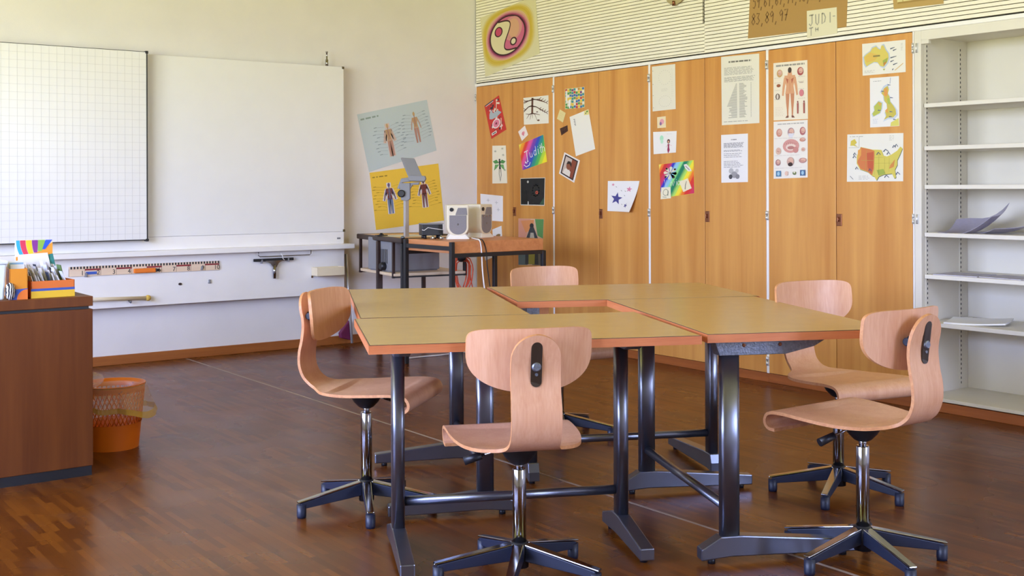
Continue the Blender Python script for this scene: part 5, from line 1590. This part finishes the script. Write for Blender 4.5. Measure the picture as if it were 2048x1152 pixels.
s.build('island_map', 'upright map of two green and orange islands in pale blue sea', 'map', PG)
s = Sheet(QX((1695, 269), (1807, 266), (1806.5, 362.5), (1694, 363.5)), color='#e8e6de')
us = [(.25, .27), (.46, .33), (.62, .34), (.66, .46), (.72, .48), (.80, .44), (.90, .36), (.95, .28), (.99, .32), (.94, .46), (.90, .56), (.90, .66), (.86, .76), (.88, .92), (.85, .94), (.81, .84), (.66, .86), (.58, .90), (.54, .98), (.50, .90), (.46, .88), (.38, .80), (.24, .74), (.18, .62), (.18, .46)]
s.poly([(u + .008, v + .012) for u, v in us], '#5a6a5a'); s.poly(us, '#d3c55c')
s.poly([(.25, .28), (.44, .33), (.50, .36), (.49, .74), (.46, .87), (.38, .79), (.25, .73), (.19, .60), (.20, .46)], '#cf7a48'); s.poly([(.36, .40), (.48, .38), (.48, .72), (.44, .84), (.38, .70)], '#c25c3c'); s.poly([(.20, .34), (.26, .30), (.26, .44), (.20, .56)], '#dda04e'); s.poly([(.78, .66), (.86, .54), (.84, .70), (.76, .74)], '#d08a48'); s.poly([(.54, .76), (.66, .74), (.70, .84), (.58, .88)], '#9fb04c')
for a, b in (((.5, .36), (.5, .86)), ((.5, .50), (.66, .50)), ((.5, .62), (.84, .62)), ((.58, .36), (.58, .85)), ((.68, .5), (.68, .84)), ((.76, .5), (.76, .8)), ((.36, .34), (.34, .76)), ((.26, .55), (.5, .56))): s.stroke([a, b], .0015, '#b3a650', up=False)
s.poly([(.07, .14), (.14, .10), (.18, .18), (.14, .22), (.20, .27), (.12, .24), (.06, .24)], '#d3c050')
for u, v, l in ((.66, .38, .09), (.72, .44, .06), (.82, .30, .05), (.86, .28, .05), (.12, .44, .05), (.11, .50, .06), (.40, .78, .05), (.16, .74, .05), (.88, .86, .07), (.68, .92, .08), (.54, .44, .07)): s.stroke([(u, v), (u + l * .4, v - .05), (u + l, v)], .007, '#4f5a72', up=False, taper=.5)
s.stroke([(.03, .28), (.22, .28)], .002, '#b0aea6'); s.stroke([(.22, .05), (.22, .28)], .002, '#b0aea6', up=False); s.stroke([(.06, .88), (.12, .95)], .003, '#6a6f7a')
s.lines(.05, .05, .3, .05, 1, .003, '#a9a69e', 0, rnd); s.lines(.76, .05, .86, .14, 4, .002, '#b9b6ae', .3, rnd); s.lines(.22, .88, .42, .95, 4, .002, '#bdbab2', .3, rnd)
s.build('states_map', 'wide map with an orange west and yellow east, lowest on the fourth cupboard', 'map', PG)

# ---- on the cream slats above the cupboards
s = Sheet(QX((960.5, 36), (1071, -9), (1080, 107), (971, 154)), color='#d9d3ad', res=1)
def rot_ell(u, v, ru, rv, c, tilt=0, n=36, up=True): s.ell(u, v, ru, rv, c, n, up=up, rot=tilt)
TU, TV = .47, .47
for k, c in enumerate(['#d6cb9a', '#d2bf70', '#ccb24a', '#c9ad3a', '#cdb450', '#d3b48a']):
    f = 1.0 - .045 * k
    s.poly([(TU + .49 * f * math.copysign(abs(math.cos(a)) ** .72, math.cos(a)), TV + .49 * f * math.copysign(abs(math.sin(a)) ** .72, math.sin(a))) for a in [2 * math.pi * q / 40 for q in range(40)]], c)
for f, c in ((.40, '#d7a58c'), (.38, '#c98a90'), (.36, '#b45a80'), (.345, '#8a3058')): rot_ell(TU, TV, f, f, c)
rot_ell(TU, TV, .33, .33, '#3a1420'); rot_ell(TU, TV, .305, .305, '#c9658a')
rot_ell(TU + .10, TV - .08, .17, .20, '#cf8f8f'); rot_ell(TU + .12, TV - .08, .10, .16, '#d3a284')
Rr = .305; A0 = R(62)
def yy(a): return (TU + Rr * math.cos(a), TV + Rr * math.sin(a))
P = [yy(A0 + math.pi * k / 24) for k in range(25)]
ex, ey = P[-1]; sx_, sy_ = P[0]
S_ = []
for k in range(1, 24):
    t_ = k / 24
    bx_, by_ = ex + (sx_ - ex) * t_, ey + (sy_ - ey) * t_
    nx_, ny_ = (sy_ - ey), -(sx_ - ex)
    l = math.hypot(nx_, ny_)
    w_ = .150 * math.sin(2 * math.pi * t_)
    S_.append((bx_ + nx_ / l * w_, by_ + ny_ / l * w_))
s.poly(P + S_, '#dcd2ac')
s.stroke([P[-1]] + S_ + [P[0]], .012, '#3a1420')
s.ell(TU - .15, TV - .11, .075, .085, '#3a1420'); s.ell(TU - .15, TV - .11, .055, .066, '#c2466c'); s.ell(TU + .10, TV + .14, .062, .07, '#3a1420'); s.ell(TU + .10, TV + .14, .040, .046, '#dcd2b4')
s.build('yin_yang_painting', 'pink and yellow yin-yang painting on thin paper on the cream slats', 'painting', 'papers on the slatted wall')
s = Sheet(QX((1503, -60), (1699, -86), (1693, 54), (1496, 77)), color='#b08a4e')
ink = '#7a5a30'
def line_nums(txt, u, v, cw, ch, slope): s.write(txt, u, v, cw, ch, .0075, ink, slope, 1.12)
line_nums('59,61,67,71,73,79,', .035, .40, .036, .17, -.0012)
line_nums('83,89,97', .030, .645, .044, .165, -.0012)
s.build('number_poster', 'large brown paper with handwritten prime numbers on the cream slats', 'poster', 'papers on the slatted wall')
s = Sheet(QX((1614.5, 22), (1674, 14.5), (1675, 66.5), (1615, 76.5)), color='#e2dcc0', off=.004)
s.write('JUDI', .06, .17, .165, .40, .008, '#a9a698', -.005, 1.30); s.write('-', .86, .25, .10, .15, .007, '#b0ad9e'); s.write('T', .07, .64, .15, .30, .007, '#b0ad9e'); s.write('H', .27, .66, .13, .15, .006, '#b0ad9e')
s.build('name_sheet', 'white sheet with pencilled capital letters over the brown number paper', 'sheet', 'papers on the slatted wall')
s = Sheet(QX((1783, -60), (1883, -78), (1887.5, 7.5), (1788, 18.5)), color='#b99a5c', off=.003)
s.rect(.085, .02, .985, .85, '#d8cf95', True); s.stroke([(.20, .85), (.22, .5)], .006, '#b7a468'); s.stroke([(.09, .86), (.98, .84)], .010, '#a5864a')
s.build('framed_picture', 'tan bordered yellow picture at the top edge above the fourth cupboard', 'picture', 'papers on the slatted wall')
# small hook with cloth at the top of the slats
hp = at_x(1350, 8, -.02)
hg = thing('wall_peg', 'small wooden peg holding cloth at the top edge of the slats', 'peg', hp)
MB().lathe([(.012, 0), (.009, .02), (.012, .03)], (-.012, 0, -.012), 12).build('peg', M['handle'], hg)
MB().grid([[(-.0 - .012 * math.sin(math.pi * i / 8), .14 * (j / 10 - .5), .02 + .05 * i / 8 - .025 * (1 - (2 * j / 10 - 1) ** 2) * (1 - i / 8)) for j in range(11)] for i in range(9)]).build('cloth', mat('tan_cloth', '#b5a77e', .9), hg)
